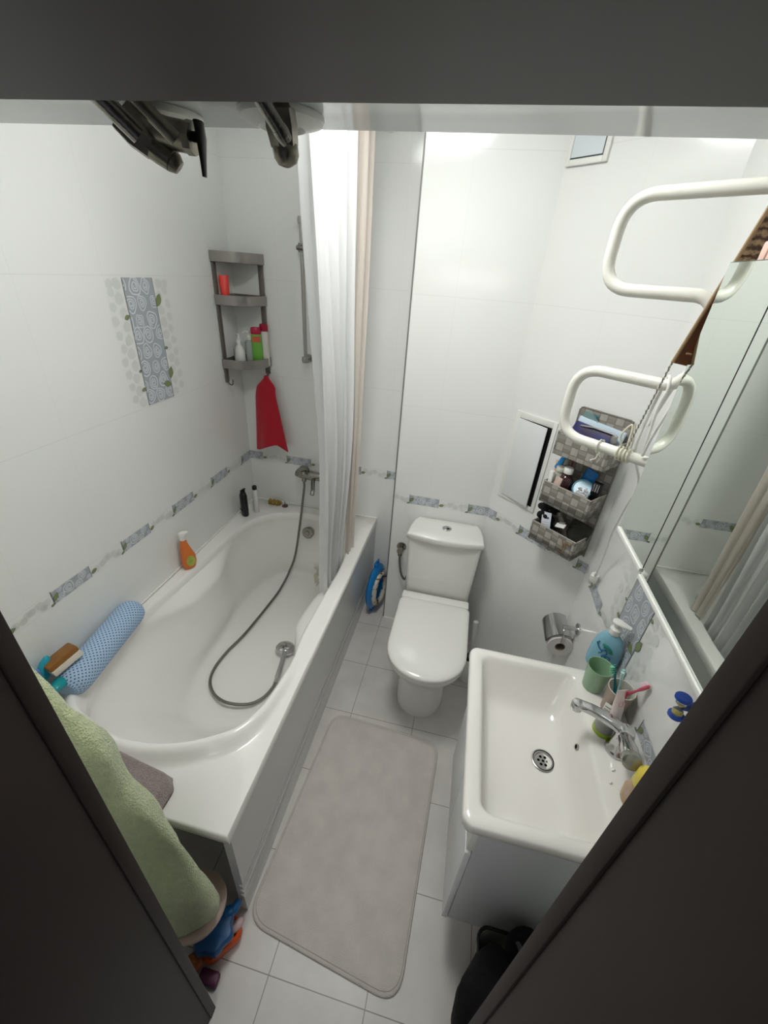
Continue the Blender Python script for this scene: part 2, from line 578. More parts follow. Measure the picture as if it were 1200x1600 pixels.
D.done('trim_9')

# ---------------------------------------------------------------- ceiling lamp (only its glow is seen, in the tiles)
LX, LY = 0.92, -1.08
lamp = thing('ceiling_lamp', 'round white ceiling lamp, seen only as a glow in the wall tiles', 'ceiling lamp', (LX, LY, CEIL))
m = MB().lathe([(.225, -.02), (.228, -.001)], (0, 0, 0), 40)
part('lamp_base', m, M_plastic, lamp)
m = MB().lathe([(.22, -.02), (.218, -.030), (.20, -.042), (.14, -.055), (.07, -.061), (.004, -.063)], (0, 0, 0), 40)
part('lamp_shade', m, mat('lit_opal_glass', (254, 255, 253), 0.4, emis=LAMP_POWER), lamp, label='glowing opal glass dome')
fill = bpy.data.lights.new('fill_light', 'AREA')  # added fill from behind the camera; the corridor itself is dark
fill.energy = FILL_POWER
fill.size = 0.9
fill.color = (1.0, 0.97, 0.94)
ho = bpy.data.objects.new('fill_light', fill)
ho.location = (1.1, -3.1, 2.2)
ho.rotation_euler = (math.radians(65), 0, 0)
COL.objects.link(ho)

# ================================================================ BATHTUB
tub = thing('bathtub', 'white acrylic bathtub with moulded armrests along the left wall', 'bathtub', (0.4, -0.85, 0))
CTX, CTY = 0.40, -0.82
inner_pts = [(.076, -.556), (.082, -.392), (.116, -.25), (.202, -.145), (.332, -.094), (.47, -.085), (.60, -.12), (.685, -.215), (.728, -.37), (.741, -.547), (.737, -.661),
             (.730, -.979), (.742, -1.12), (.738, -1.24), (.727, -1.34), (.691, -1.423), (.640, -1.468), (.562, -1.513), (.464, -1.542), (.36, -1.548), (.234, -1.523), (.135, -1.475),
             (.080, -1.35), (.055, -1.18), (.052, -1.0), (.060, -.80)]
bot_pts = [(.20, -.80), (.17, -.55), (.20, -.33), (.29, -.215), (.42, -.20), (.54, -.215), (.61, -.32), (.64, -.5), (.635, -.8), (.625, -1.0), (.57, -1.17), (.42, -1.25), (.28, -1.2), (.21, -1.02)]
def polar_fn(pts):
    c = catmull([(p[0], p[1], 0) for p in pts], 14, True)
    arr = sorted((math.atan2(p.y - CTY, p.x - CTX), math.hypot(p.x - CTX, p.y - CTY)) for p in c)
    arr = [(arr[-1][0] - 2 * pi, arr[-1][1])] + arr + [(arr[0][0] + 2 * pi, arr[0][1])]
    def f(a):
        for i in range(len(arr) - 1):
            if arr[i][0] <= a <= arr[i + 1][0]:
                t = (a - arr[i][0]) / max(1e-9, arr[i + 1][0] - arr[i][0])
                return arr[i][1] * (1 - t) + arr[i + 1][1] * t
        return arr[0][1]
    return f
r_in, r_bot = polar_fn(inner_pts), polar_fn(bot_pts)
def rect_r(a, x0, x1, y0, y1):
    dx, dy = math.cos(a), math.sin(a)
    t = 1e9
    if dx > 1e-9: t = min(t, (x1 - CTX) / dx)
    if dx < -1e-9: t = min(t, (x0 - CTX) / dx)
    if dy > 1e-9: t = min(t, (y1 - CTY) / dy)
    if dy < -1e-9: t = min(t, (y0 - CTY) / dy)
    return t
angs = [-pi + 2 * pi * k / 144 for k in range(144)]
for cx_, cy_ in ((0.003, -.003), (TX, -.003), (TX, TL), (0.003, TL)):
    ca_ = math.atan2(cy_ - CTY, cx_ - CTX)
    i_ = min(range(144), key=lambda k: abs(angs[k] - ca_))
    angs[i_] = ca_
nprof = 30
rings = []
def lip(y):
    return .036 * sm(-0.95, -1.42, y)
profs = []
for a in angs:
    ri, rb = r_in(a), r_bot(a)
    ro = rect_r(a, .003, TX, TL, -.003)
    cx_, sy_ = math.cos(a), math.sin(a)
    yin = CTY + ri * sy_
    L = lip(yin)
    rl = min(ri + .070, ro - .006)       # outer foot of the raised lip
    side = sm(.45, .8, abs(cx_)) * sm(-1.14, -.88, yin) * (1 - sm(-.64, -.38, yin))
    led = .012 + .066 * side
    pts = [(ro - .004, TZ - .045 - 0.0), (ro, TZ - .040), (ro, TZ - .006), (ro - .006, TZ)]
    pts += [(max(rl, ro * 0 + rl), TZ), (ri + (rl - ri) * .85, TZ + L * .10), (ri + (rl - ri) * .70, TZ + L * .36), (ri + (rl - ri) * .55, TZ + L * .68), (ri + (rl - ri) * .42, TZ + L * .90), (ri + (rl - ri) * .28, TZ + L), (ri + (rl - ri) * .14, TZ + L * .97), (ri + .004, TZ + L * .80), (ri - .003, TZ + L * .3 - .004), (ri - .010, TZ - .022)]
    ctrl = [(ri - .012, TZ - .034, 0), (ri - led, TZ - .055 - .02 * side, 0), (ri - led - .012, TZ - .115 - .01 * side, 0),
            ((ri - led) * .60 + rb * .40, TZ - .21, 0), ((ri - led) * .28 + rb * .72, .235, 0), (rb + .018, .165, 0), (rb - .035, .139, 0)]
    cc = catmull(ctrl, 4)
    pts += [(p.x, p.y) for p in cc]
    pts += [((rb - .035) * .6, .134), ((rb - .035) * .25, .131), (.001, .130)]
    profs.append([(CTX + r * cx_, CTY + r * sy_, z) for r, z in pts])
rings = [[p[k] for p in profs] for k in range(len(profs[0]))]
m = MB().loft(rings, False, True)
def tub_mat():
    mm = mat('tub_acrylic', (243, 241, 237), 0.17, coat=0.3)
    nt = mm.node_tree
    b = nt.nodes['Principled BSDF']
    tc = nt.nodes.new('ShaderNodeTexCoord')
    n = nt.nodes.new('ShaderNodeTexNoise')
    n.inputs['Scale'].default_value = 9
    n.inputs['Detail'].default_value = 5
    nt.links.new(tc.outputs['Object'], n.inputs['Vector'])
    tot = None
    for c, rad, zz in (((.10, .62, .16), .12, 1), ((.14, .57, .24), .07, 1), ((-.12, -.36, .15), .06, 1)):
        d = nt.nodes.new('ShaderNodeVectorMath')
        d.operation = 'DISTANCE'
        nt.links.new(tc.outputs['Object'], d.inputs[0])
        d.inputs[1].default_value = c
        v = mnode(nt, 'SUBTRACT', 1.0, mnode(nt, 'DIVIDE', d.outputs['Value'], rad))
        v = mnode(nt, 'MAXIMUM', v, 0.0)
        tot = v if tot is None else mnode(nt, 'MAXIMUM', tot, v)
    f = mnode(nt, 'MULTIPLY', tot, mnode(nt, 'GREATER_THAN', n.outputs['Fac'], 0.55))
    f = mnode(nt, 'MINIMUM', mnode(nt, 'MULTIPLY', f, 1.6), 0.5)
    mx = nt.nodes.new('ShaderNodeMix')
    mx.data_type = 'RGBA'
    nt.links.new(f, mx.inputs['Factor'])
    mx.inputs['A'].default_value = b.inputs['Base Color'].default_value[:]
    mx.inputs['B'].default_value = (*lin((168, 146, 100)), 1)
    nt.links.new(mx.outputs['Result'], b.inputs['Base Color'])
    return mm
part('tub_shell', m, tub_mat(), tub, world=True, smooth=50)
# apron with grooved foot
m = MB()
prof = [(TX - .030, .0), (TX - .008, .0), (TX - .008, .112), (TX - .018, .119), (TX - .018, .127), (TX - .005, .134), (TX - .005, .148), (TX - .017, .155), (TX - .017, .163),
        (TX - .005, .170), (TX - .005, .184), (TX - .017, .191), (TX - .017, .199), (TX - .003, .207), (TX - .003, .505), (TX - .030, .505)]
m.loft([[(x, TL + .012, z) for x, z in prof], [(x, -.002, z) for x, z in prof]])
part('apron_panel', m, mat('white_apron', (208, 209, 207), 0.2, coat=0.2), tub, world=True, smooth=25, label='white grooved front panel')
m = MB().box(.02, TX - .03, TL + .03, TL + .055, TZ - .085, TZ - .05, .002)
part('support_rail', m, M_steel, tub, world=True)
for fx, fy in ((.25, -1.2), (.55, -1.2), (.3, -.4), (.55, -.4)):
    m = MB().cyl((fx, fy, 0), (fx, fy, .128), .012, 10).cyl((fx, fy, 0), (fx, fy, .012), .022, 12)
    part('leg', m, M_steel, tub, world=True)
m = MB().lathe([(.034, .0), (.034, .004), (.026, .005), (.024, .001), (.002, .001)], (.415, -.285, .1315), 24)
dn = part('drain', m, M_steel, tub, world=True)
m = MB().lathe([(.017, .0025), (.001, .0025)], (.415, -.285, .1315), 16).box(.405, .425, -.288, -.282, .134, .137, mi=1)
part('drain_hole', m, [M_hole, M_steel], dn, world=True)
A = axis_m((.42, -.158, .462), (0, -.93, .30))
m = MB().lathe([(.034, -.02), (.036, .004), (.030, .012), (.014, .013), (.012, .018), (.002, .018)], (0, 0, 0), 28, M=A)
part('overflow_cap', m, M_dchrome, tub, world=True, label='round chrome overflow knob')

# ================================================================ BATH MIXER, HOSE, HAND SHOWER
mix = thing('bath_mixer', 'chrome wall mixer over the bath with a long hose and hand shower lying inside', 'bath tap', (.40, 0, .80))
m = MB()
m.cyl((.34, 0, .80), (.34, -.05, .80), .028, 20).cyl((.48, 0, .80), (.48, -.05, .80), .028, 20)
m.tube([(.32, -.06, .80), (.35, -.065, .80), (.41, -.067, .80), (.47, -.065, .80), (.50, -.06, .80)], [.018, .024, .028, .024, .018], 16)
m.cyl((.375, -.067, .80), (.375, -.085, .765), .014, 14)
part('mixer_body', m, M_dchrome, mix, world=True)
m = MB().tube([(.375, -.07, .825), (.372, -.09, .845), (.368, -.13, .852), (.366, -.16, .846)], [.024, .022, .013, .009], 14, flat=.6)
m.lathe([(.026, 0), (.027, .02), (.02, .035), (.004, .038)], (.375, -.067, .815), 20)
part('lever', m, M_dchrome, mix, world=True)
m = MB().tube(fold_bend([(.43, -.067, .79), (.44, -.11, .785), (.47, -.19, .775), (.472, -.21, .755)], .02), [.014] * 16, 12)
m.v, m.f, m.m = [], [], []
pts = fold_bend([(.43, -.067, .79), (.44, -.11, .785), (.47, -.19, .775), (.472, -.21, .755)], .02)
m.tube(pts, .012, 12)
part('spout', m, M_dchrome, mix, world=True)
hose = [(.375, -.085, .765), (.382, -.10, .74), (.385, -.14, .66), (.372, -.17, .50), (.345, -.195, .30), (.315, -.235, .19), (.31, -.32, .158), (.307, -.43, .150), (.283, -.718, .150), (.256, -.86, .150), (.251, -.961, .150),
        (.272, -1.035, .152), (.325, -1.092, .158), (.394, -1.122, .165), (.46, -1.12, .165), (.515, -1.095, .158), (.55, -1.05, .154), (.565, -1.00, .154), (.568, -.965, .156)]
m = MB().tube(catmull(hose, 10), .0068, 10)
def hose_mat():
    mm = mat('ribbed_hose_metal', (122, 120, 112), 0.32, 0.8, bump=0.25, bump_scale=500)
    return mm
part('hose', m, hose_mat(), mix, world=True, label='grey ribbed shower hose')
m = MB()
hp = [(.568, -.972, .156), (.565, -.94, .160), (.558, -.89, .166), (.549, -.84, .172), (.541, -.805, .176)]
m.tube(catmull(hp, 5), [.010] * 5 + [.0125] * 5 + [.012] * 5 + [.013] * 6, 14)
Ah = axis_m((.533, -.768, .172), (.08, .25, .95))
hs = part('hand_shower', m, M_chrome, mix, world=True, label='chrome hand shower lying face down')
m = MB().lathe([(.034, -.022), (.048, -.018), (.050, -.008), (.043, .003), (.024, .011), (.002, .013)], (0, 0, 0), 32, M=Ah)
part('shower_head', m, M_chrome, hs, world=True)
# slide bar
rl = thing('shower_rail', 'vertical chrome shower slide bar on the tiled wall, partly behind the curtain', 'shower rail', (.392, 0, 1.42))
m = MB().cyl((.392, -.045, 1.43), (.388, -.045, 2.04), .009, 14)
part('bar', m, M_steel, rl, world=True)
for z in (1.44, 2.025):
    m = MB().cyl((.39, 0, z), (.39, -.045, z), .012, 14).lathe([(.016, -.014), (.018, 0), (.016, .014)], (.39, -.045, z), 16)
    m.cyl((.39, 0, z), (.39, -.008, z), .022, 18)
    part('bracket', m, M_steel, rl, world=True)
m = MB().cyl((.39, -.045, 1.905), (.39, -.045, 1.94), .018, 16).cyl((.37, -.05, 1.922), (.415, -.065, 1.922), .011, 12)
part('slider', m, M_dchrome, rl, world=True)

# ================================================================ CORNER SHELF
shf = thing('corner_shelf', 'three-tier taupe metallic corner shelf with hooks over the bath', 'shelf', (0, 0, 1.3))
def tray_outline(s):
    # quarter tray: (0,0) corner, bowed front
    pts = [(.004, -.004), (s, -.004)]
    p0, p1, p2, p3 = Vector((s, -.02)), Vector((s * 1.06, -s * .66)), Vector((s * .66, -s * 1.06)), Vector((.02, -s))
    for k in range(13):
        t = k / 12
        q = p0 * (1 - t) ** 3 + p1 * 3 * t * (1 - t) ** 2 + p2 * 3 * t * t * (1 - t) + p3 * t ** 3
        pts.append((q.x, q.y))
    pts.append((.004, -s))
    return pts
for zt, s in ((1.887, .178), (1.712, .178), (1.425, .182)):
    o_ = tray_outline(s)
    cx_, cy_ = s * .4, -s * .4
    ins = lambda f: [(cx_ + (x - cx_) * f, cy_ + (y - cy_) * f) for x, y in o_]
    m = MB().loft([ring(ins(.93), zt - .045), ring(o_, zt - .042), ring(o_, zt), ring(ins(.965), zt), ring(ins(.95), zt - .038)], True, True)
    tr = part('tray', m, M_greymet, shf, world=True)
for p, z0, z1 in (((.012, -.158), 1.40, 1.87), ((.158, -.012), 1.40, 1.87)):
    m = MB()
    if p[0] < .1:
        m.box(.003, .011, -.172, -.146, z0 - .09, z1, .002)
    else:
        m.box(.146, .172, -.011, -.003, z0 - .06, z1, .002)
    part('upright', m, M_greybar, shf, world=True)
for pts in ([(.007, -.158, 1.325), (.012, -.158, 1.305), (.03, -.165, 1.298), (.042, -.17, 1.308), (.044, -.172, 1.328)],
            [(.160, -.007, 1.355), (.162, -.012, 1.335), (.168, -.03, 1.328), (.172, -.042, 1.338), (.173, -.045, 1.352)]):
    m = MB().tube(catmull(pts, 5), .0035, 8)
    part('hook', m, M_greybar, shf, world=True)

def bottle(name, label, loc, prof, mats, sx=1, sy=1, seg=28, rotz=0, group=None, cat='bottle'):
    t = thing(name, label, cat, loc, rotz, group)
    m = MB().lathe(prof, (0, 0, 0), seg, sx=sx, sy=sy)
    part('bottle_body', m, mats, t)
    return t
def pump(t, z, mt, r=.012, reach=.035, dirx=1, h=.035):
    m = MB().lathe([(r, 0), (r * 1.05, .004), (r * 1.02, .016), (r * .6, .02), (r * .3, .022), (r * .3, h)], (0, 0, z), 18)
    m.tube([(-dirx * .004, 0, z + h), (dirx * reach * .5, 0, z + h + .004), (dirx * reach, 0, z + h - .004)], [.006, .005, .0035], 10)
    return part('pump', m, mt, t)
T3 = 1.425 - .038
t = bottle('pump_bottle', 'white oval pump soap bottle at the left on the lowest shelf tray', (.058, -.100, T3), [(.026, 0), (.030, .004), (.034, .03), (.032, .06), (.024, .088), (.012, .102), (.012, .110)], mat('white_bottle', (236, 236, 230), .3), 1.1, .8, rotz=-.8)
pump(t, .106, M_plastic, .011, .028, -1, .038)
m = MB().box(-.012, .012, -.0278, -.0265, .05, .085)
part('bottle_label', m, mat('grey_label', (176, 176, 168), .5), t, label='grey leafy label')
t = bottle('pump_bottle', 'clear round pump bottle in the middle of the lowest shelf tray', (.103, -.075, T3), [(.019, 0), (.021, .004), (.021, .115), (.015, .124), (.011, .126)], mat('frosted_clear', (206, 212, 206), .15, trans=.45), 1, 1)
pump(t, .126, M_plastic, .013, .034, -1, .034)
t = bottle('shampoo_bottle', 'green shampoo bottle with crimson cap on the lowest shelf tray', (.140, -.070, T3), [(.022, 0), (.025, .004), (.025, .15), (.021, .156)], mat('lime_green', (112, 178, 72), .3), 1.05, .62, rotz=.45)
m = MB().lathe([(.023, .155), (.0245, .158), (.0235, .182), (.018, .187), (.002, .188)], (0, 0, 0), 28, sx=1.05, sy=.66)
part('cap', m, mat('crimson', (176, 28, 66), .35), t, label='crimson cap')
m = MB().box(-.02, .02, -.0166, -.0158, .118, .146)
part('bottle_label', m, [mat('label_red_orange', (196, 96, 66), .5)], t, label='orange band with dark lettering')
t = bottle('shampoo_bottle', 'white bottle with crimson cap behind the green shampoo on the shelf', (.167, -.036, T3), [(.018, 0), (.02, .004), (.019, .16), (.014, .168)], mat('white_bottle2', (222, 218, 210), .3), 1, .7, rotz=.5)
m = MB().lathe([(.019, .168), (.021, .171), (.02, .2), (.002, .204)], (0, 0, 0), 24, sx=1, sy=.75)
part('cap', m, mat('crimson2', (168, 24, 60), .35), t, label='crimson cap')
T2 = 1.712 - .038
t = thing('squeeze_tube', 'coral red squeeze tube standing on its cap on the middle shelf tray', 'tube', (.035, -.135, T2))
m = MB().loft([[(.019 * math.cos(a) * w, .019 * math.sin(a) * d - (0.0), z) for a in [2 * pi * k / 20 for k in range(20)]] for z, w, d in ((.014, .9, .9), (.04, 1, .8), (.08, 1.08, .45), (.118, 1.12, .1))], M=Matrix.Rotation(.55, 4, 'Z'))
part('tube_body', m, mat('coral_red', (242, 70, 60), .35, sss=.2), t)
m = MB().lathe([(.017, 0), (.018, .013)], (0, 0, 0), 20)
part('cap', m, M_plastic, t)

# red washcloth
def cloth_red(u, v):
    a = u * 2 * pi
    w = .010 + .036 * sm(0, .16, v) + .048 * v
    cx = .168 - .018 * sm(0, .3, v) + .030 * v
    th = .010 + .018 * v
    r = 1 + .16 * math.sin(a * 3 + 1.2) * v + .12 * math.sin(a * 5 + 4 * v) * v
    zb = 1.338 - v * .395 - .022 * math.sin(a * 2 + .7) * v * v
    return (cx + math.cos(a) * w * (1 + .04 * math.sin(a * 6) * v), -.042 - th * .8 + math.sin(a) * th * r, zb)
m = MB().grid(cloth_red, 48, 26)
single('washcloth', m, M_red, 'crimson red washcloth hanging from the hook under the corner shelf', 'cloth', (.166, -.04, 1.333))

# ================================================================ CURTAINS
rod = thing('curtain_rod', 'white curtain rod above the bath edge', 'curtain rod', (.76, 0, 2.36))
m = MB().cyl((.76, -.001, 2.36), (.76, YF + .001, 2.36), .012, 16)
part('rod', m, M_plastic, rod, world=True)
m = MB().lathe([(.03, 0), (.03, .006), (.014, .012)], (0, 0, 0), 20, M=axis_m((.76, 0, 2.36), (0, -1, 0)))
part('flange', m, M_plastic, rod, world=True)
def curtain(name, label, mt, yt0, yt1, yb0, yb1, xb, x0, nf, amp, ph, zb, seed):
    N, V = 150, 36
    def fn(u, v):
        y0 = yt0 + (yb0 - yt0) * v ** .9
        y1 = yt1 + (yb1 - yt1) * v ** .9
        y = y0 + (y1 - y0) * u
        k = nf
        A = amp * (1 - .25 * v)
        x = x0 + (xb - x0) * sm(.55, 1, v) + A * math.sin(k * 2 * pi * u + ph + .35 * math.sin(v * 5 + u * 3)) + .25 * A * math.sin(k * 4.7 * pi * u + seed + v)
        x += .010 * noise.noise(Vector((u * 6, v * 3, seed)))
        y += .012 * math.cos(k * 4 * pi * u + ph) * (1 - u) * u * 4 * .6
        z = 2.345 + (zb - 2.345) * v
        return (x, y, z)
    m = MB().grid(fn, N, V)
    return m
m = curtain('shower_curtain', '', None, -.945, -.46, -.70, -.42, .706, .746, 5, .028, .4, .41, 1.0)
t = thing('shower_curtain', 'white shower curtain hanging inside the bath edge, its hem drawn into the bath', 'shower curtain', (.76, -.7, 2.35))
o = part('curtain_cloth', m, M_curt_w, t, world=True, smooth=0)
for p in o.data.polygons: p.use_smooth = True
for k in range(5):
    y = -1.0 + k * .13
    mb = MB().tube([(.76 + .02 * math.cos(a), y, 2.353 + .022 * math.sin(a)) for a in [2 * pi * i / 16 for i in range(16)]], .0018, 6, closed=True)
    part('ring', mb, M_plastic, t, world=True)
m = curtain('shower_curtain', '', None, -.47, -.31, -.42, -.345, .740, .755, 2, .020, 2.2, .556, 3.0)
t = thing('shower_curtain', 'beige shower curtain bunched at the far end behind the white one', 'shower curtain', (.76, -.38, 2.35))
o = part('curtain_cloth', m, M_curt_b, t, world=True, smooth=0)
for p in o.data.polygons: p.use_smooth = True
for k in range(3):
    y = -.46 + k * .08
    mb = MB().tube([(.76 + .02 * math.cos(a), y, 2.353 + .022 * math.sin(a)) for a in [2 * pi * i / 16 for i in range(16)]], .0018, 6, closed=True)
    part('ring', mb, M_plastic, t, world=True)

# ================================================================ BATH EDGE ITEMS
t = bottle('shampoo_bottle', 'black bottle with flipped-open cap in the far bath corner', (.050, -.215, TZ + .001), [(.024, 0), (.027, .005), (.027, .13), (.02, .147), (.012, .152)], mat('black_gloss', (14, 15, 20), .25), 1.05, .75, rotz=-.7)
m = MB().lathe([(.014, .152), (.014, .162), (.006, .163)], (0, 0, 0), 18).tube([(.006, 0, .162), (.018, 0, .178), (.03, 0, .187)], [.008, .012, .008], 12, flat=.5)
part('cap', m, M_black, t)
m = MB().box(-.014, .014, -.0215, -.0208, .035, .04).box(-.014, .008, -.0215, -.0208, .045, .048)
part('bottle_label', m, mat('pale_print', (70, 76, 96), .5), t)
t = bottle('shampoo_bottle', 'slim white bottle with black cap beside the black bottle in the bath corner', (.095, -.160, TZ + .001), [(.017, 0), (.019, .004), (.0185, .14), (.013, .152)], mat('silver_white', (222, 222, 216), .25), 1, .8, rotz=-.5)
m = MB().lathe([(.013, .152), (.014, .154), (.0135, .172), (.01, .175)], (0, 0, 0), 18)
part('cap', m, M_black, t, label='black cap')
# sponge
m = MB()
rg = []
for i in range(13):
    x = .115 + .085 * i / 12
    w = .016 + .004 * math.sin(i * 1.7) - (.010 if i in (0, 12) else 0)
    rg.append([(x, -.042 - .02 * (i / 12) * 0 + math.cos(a) * w * 1.1 * (1 + .12 * math.sin(3 * a + i)), TZ + .016 + math.sin(a) * w * .9) for a in [2 * pi * k / 16 for k in range(16)]])
m.loft(rg)
single('loofah_sponge', m, mat('yellow_sponge', (176, 148, 66), .9, noise_amt=.35, noise_scale=70, bump=.8, bump_scale=160), 'mustard yellow twisted sponge lying against the tiles on the bath rim', 'sponge', (.15, -.042, TZ))
m = MB().lathe([(.0185, 0), (.019, .004), (.012, .006), (.003, .008), (.0022, .03), (.003, .034)], (0, 0, 0), 20)
single('bath_plug', m, mat('rusty_plug', (110, 88, 80), .4, .6), 'small brown bath plug with a thin stem on the far bath rim', 'bath plug', (.226, -.045, TZ + .001), world=False)
# orange bottle
t = thing('body_wash_bottle', 'orange body wash bottle with white flip cap on the left bath rim', 'bottle', (.046, -.745, TZ + .002), rotz=-.62)
sec = lambda z, w, d, yo=0: [(d * math.cos(a), w * math.sin(a) + yo, z) for a in [2 * pi * k / 28 for k in range(28)]]
m = MB().loft([sec(0, .022, .015), sec(.005, .028, .018), sec(.03, .034, .02, .002), (sec(.07, .033, .02, .002)), sec(.11, .024, .017, -.003), sec(.14, .017, .014, -.006), sec(.165, .014, .012, -.006)])
part('bottle_body', m, mat('orange_plastic', (226, 122, 52), .3, sss=.1), t)
m = MB().loft([sec(.165, .015, .013, -.006), sec(.185, .014, .012, -.006), sec(.192, .024, .013, .002), sec(.202, .022, .011, .002), sec(.206, .01, .006, -.002)])
part('cap', m, M_plastic, t)
m = MB().loft([[(x, y * .020 + .006, .048 + z * .030) for y, z in [(math.cos(a), math.sin(a)) for a in [2 * pi * k / 20 for k in range(20)]]] for x in (.0165, .0206)], mi=0)
part('bottle_label', m, mat('olive_label', (146, 170, 70), .5, rgb2=(190, 190, 90), noise_scale=60), t, label='green leafy label')
# bath pillow
t = thing('bath_pillow', 'light blue mesh bath pillow roll lying on the head end of the bath rim', 'bath pillow', (.07, -1.28, TZ))
pa, pb = Vector((.040, -1.085, TZ + .052)), Vector((.103, -1.475, TZ + .052))
rr = []
nn = 22
pts = [pa.lerp(pb, i / nn) for i in range(nn + 1)]
def prr(i):
    e = min(i, nn - i)
    return .054 * (.55 if e == 0 else .88 if e == 1 else .97 if e == 2 else 1)
m = MB().tube(pts, [prr(i) for i in range(nn + 1)], 28)
def mesh_mat():
    mm = mat('blue_net', (168, 194, 222), .7)
    nt = mm.node_tree
    b = nt.nodes['Principled BSDF']
    tc = nt.nodes.new('ShaderNodeTexCoord')
    mp = nt.nodes.new('ShaderNodeMapping')
    nt.links.new(tc.outputs['Object'], mp.inputs[0])
    mp.inputs['Rotation'].default_value = (0, 0, math.atan2(.063, .39) * -1 + pi / 4 * 0)
    sp = nt.nodes.new('ShaderNodeSeparateXYZ')
    nt.links.new(mp.outputs[0], sp.inputs[0])
    ang_ = mnode(nt, 'ARCTAN2', mnode(nt, 'SUBTRACT', sp.outputs['Z'], .052), sp.outputs['X'])
    uu = mnode(nt, 'MULTIPLY', ang_, .054)
    s1 = mnode(nt, 'SINE', mnode(nt, 'MULTIPLY', mnode(nt, 'ADD', uu, sp.outputs['Y']), 2 * pi / .0150))
    s2 = mnode(nt, 'SINE', mnode(nt, 'MULTIPLY', mnode(nt, 'SUBTRACT', uu, sp.outputs['Y']), 2 * pi / .0150))
    h = mnode(nt, 'MULTIPLY', s1, s2)
    dark = mnode(nt, 'GREATER_THAN', mnode(nt, 'MINIMUM', s1, s2), .30)
    mx = nt.nodes.new('ShaderNodeMix')
    mx.data_type = 'RGBA'
    nt.links.new(dark, mx.inputs['Factor'])
    mx.inputs['A'].default_value = (*lin((172, 198, 226)), 1)
    mx.inputs['B'].default_value = (*lin((64, 84, 112)), 1)
    nt.links.new(mx.outputs['Result'], b.inputs['Base Color'])
    return mm
part('pillow_roll', m, mesh_mat(), t, world=True)
# sponge brush block
t = thing('bath_brush', 'brown and cream bath scrub brush resting on the blue pillow', 'brush', (.03, -1.41, TZ + .10))
Mb = Matrix.Translation((.062, -1.422, TZ + .128)) @ Matrix.Rotation(math.radians(-14), 4, 'Z') @ Matrix.Rotation(math.radians(10), 4, 'X') @ Matrix.Rotation(math.radians(-14), 4, 'Y')
m = MB().box(-.030, .030, -.048, .048, 0, .022, .006, M=Mb)
part('brush_block', m, mat('caramel_brown', (156, 104, 44), .45, noise_amt=.25, noise_scale=25), t, world=True, label='caramel brown back')
m = MB().box(-.030, .036, -.047, .047, -.018, .002, .003, M=Mb)
part('bristles', m, mat('cream_bristle', (222, 214, 200), .8), t, world=True, label='cream bristle pad')
def blob(c, rx, ry, rz, R, point=0.0):
    rgs = []
    for i in range(1, 14):
        t_ = pi * i / 14
        w = math.sin(t_) ** (1 + point)
        rgs.append([(math.cos(a) * w * rx, math.sin(a) * w * ry, -math.cos(t_) * rz) for a in [2 * pi * k / 20 for k in range(20)]])
    return MB().loft(rgs, M=Matrix.Translation(c) @ R)
def eul(x, y, z):
    return Matrix.Rotation(math.radians(z), 4, 'Z') @ Matrix.Rotation(math.radians(y), 4, 'Y') @ Matrix.Rotation(math.radians(x), 4, 'X')

M_teal = mat('teal_plastic', (24, 152, 160), .3, noise_amt=.15, noise_scale=30)
t = thing('bath_toy', 'turquoise pointed bath toy leaning on the wall behind the pillow', 'toy', (.02, -1.45, TZ))
m = blob((.030, -1.462, TZ + .112), .018, .026, .052, eul(-20, 10, 10), .3)
part('toy_body', m, mat('turquoise_plastic', (44, 166, 190), .28), t, world=True)
m = blob((.028, -1.492, TZ + .105), .016, .018, .040, eul(-10, 10, 0), .2)
part('toy_tail', m, mat('lilac_plastic', (120, 140, 196), .35), t, world=True, label='lilac blue back part')
m = blob((.092, -1.478, TZ + .085), .022, .040, .017, eul(-14, 0, 25), .1)
single('bath_toy', m, M_teal, 'teal oval bath toy lying on the near end of the blue pillow', 'toy', (.092, -1.478, TZ + .07))
m = MB().lathe([(.018, 0), (.02, .004), (.02, .19), (.012, .21), (.010, .225), (.013, .227), (.013, .25), (.002, .252)], (0, 0, 0), 20)
single('lotion_bottle', m, M_plastic, 'white bottle half hidden by the left door jamb', 'bottle', (.052, -1.53, TZ + .12 - .12), world=False)

# ================================================================ TOILET
TXC = 1.235
toi = thing('toilet', 'white close-coupled toilet with a closed lid and square cistern', 'toilet', (TXC, -.6, 0))
def dshape(a, yb, yf, yc, n=22, rb=.03, x=TXC, p=2.15):
    pts = []
    for k in range(5):
        t_ = pi / 2 * k / 4
        pts.append((x + a - rb + rb * math.cos(pi / 2 - (pi / 2 - t_) ) , yb - rb + rb * math.sin(t_)))
    for k in range(5):
        t_ = pi / 2 + pi / 2 * k / 4
        pts.append((x - a + rb + rb * math.cos(t_), yb - rb + rb * math.sin(t_)))
    for k in range(n + 1):
        t_ = pi * k / n
        c_, s_ = math.cos(t_), math.sin(t_)
        pts.append((x - a * math.copysign(abs(c_) ** (2 / p), c_), yc - (yc - yf) * abs(s_) ** (2 / p)))
    return pts
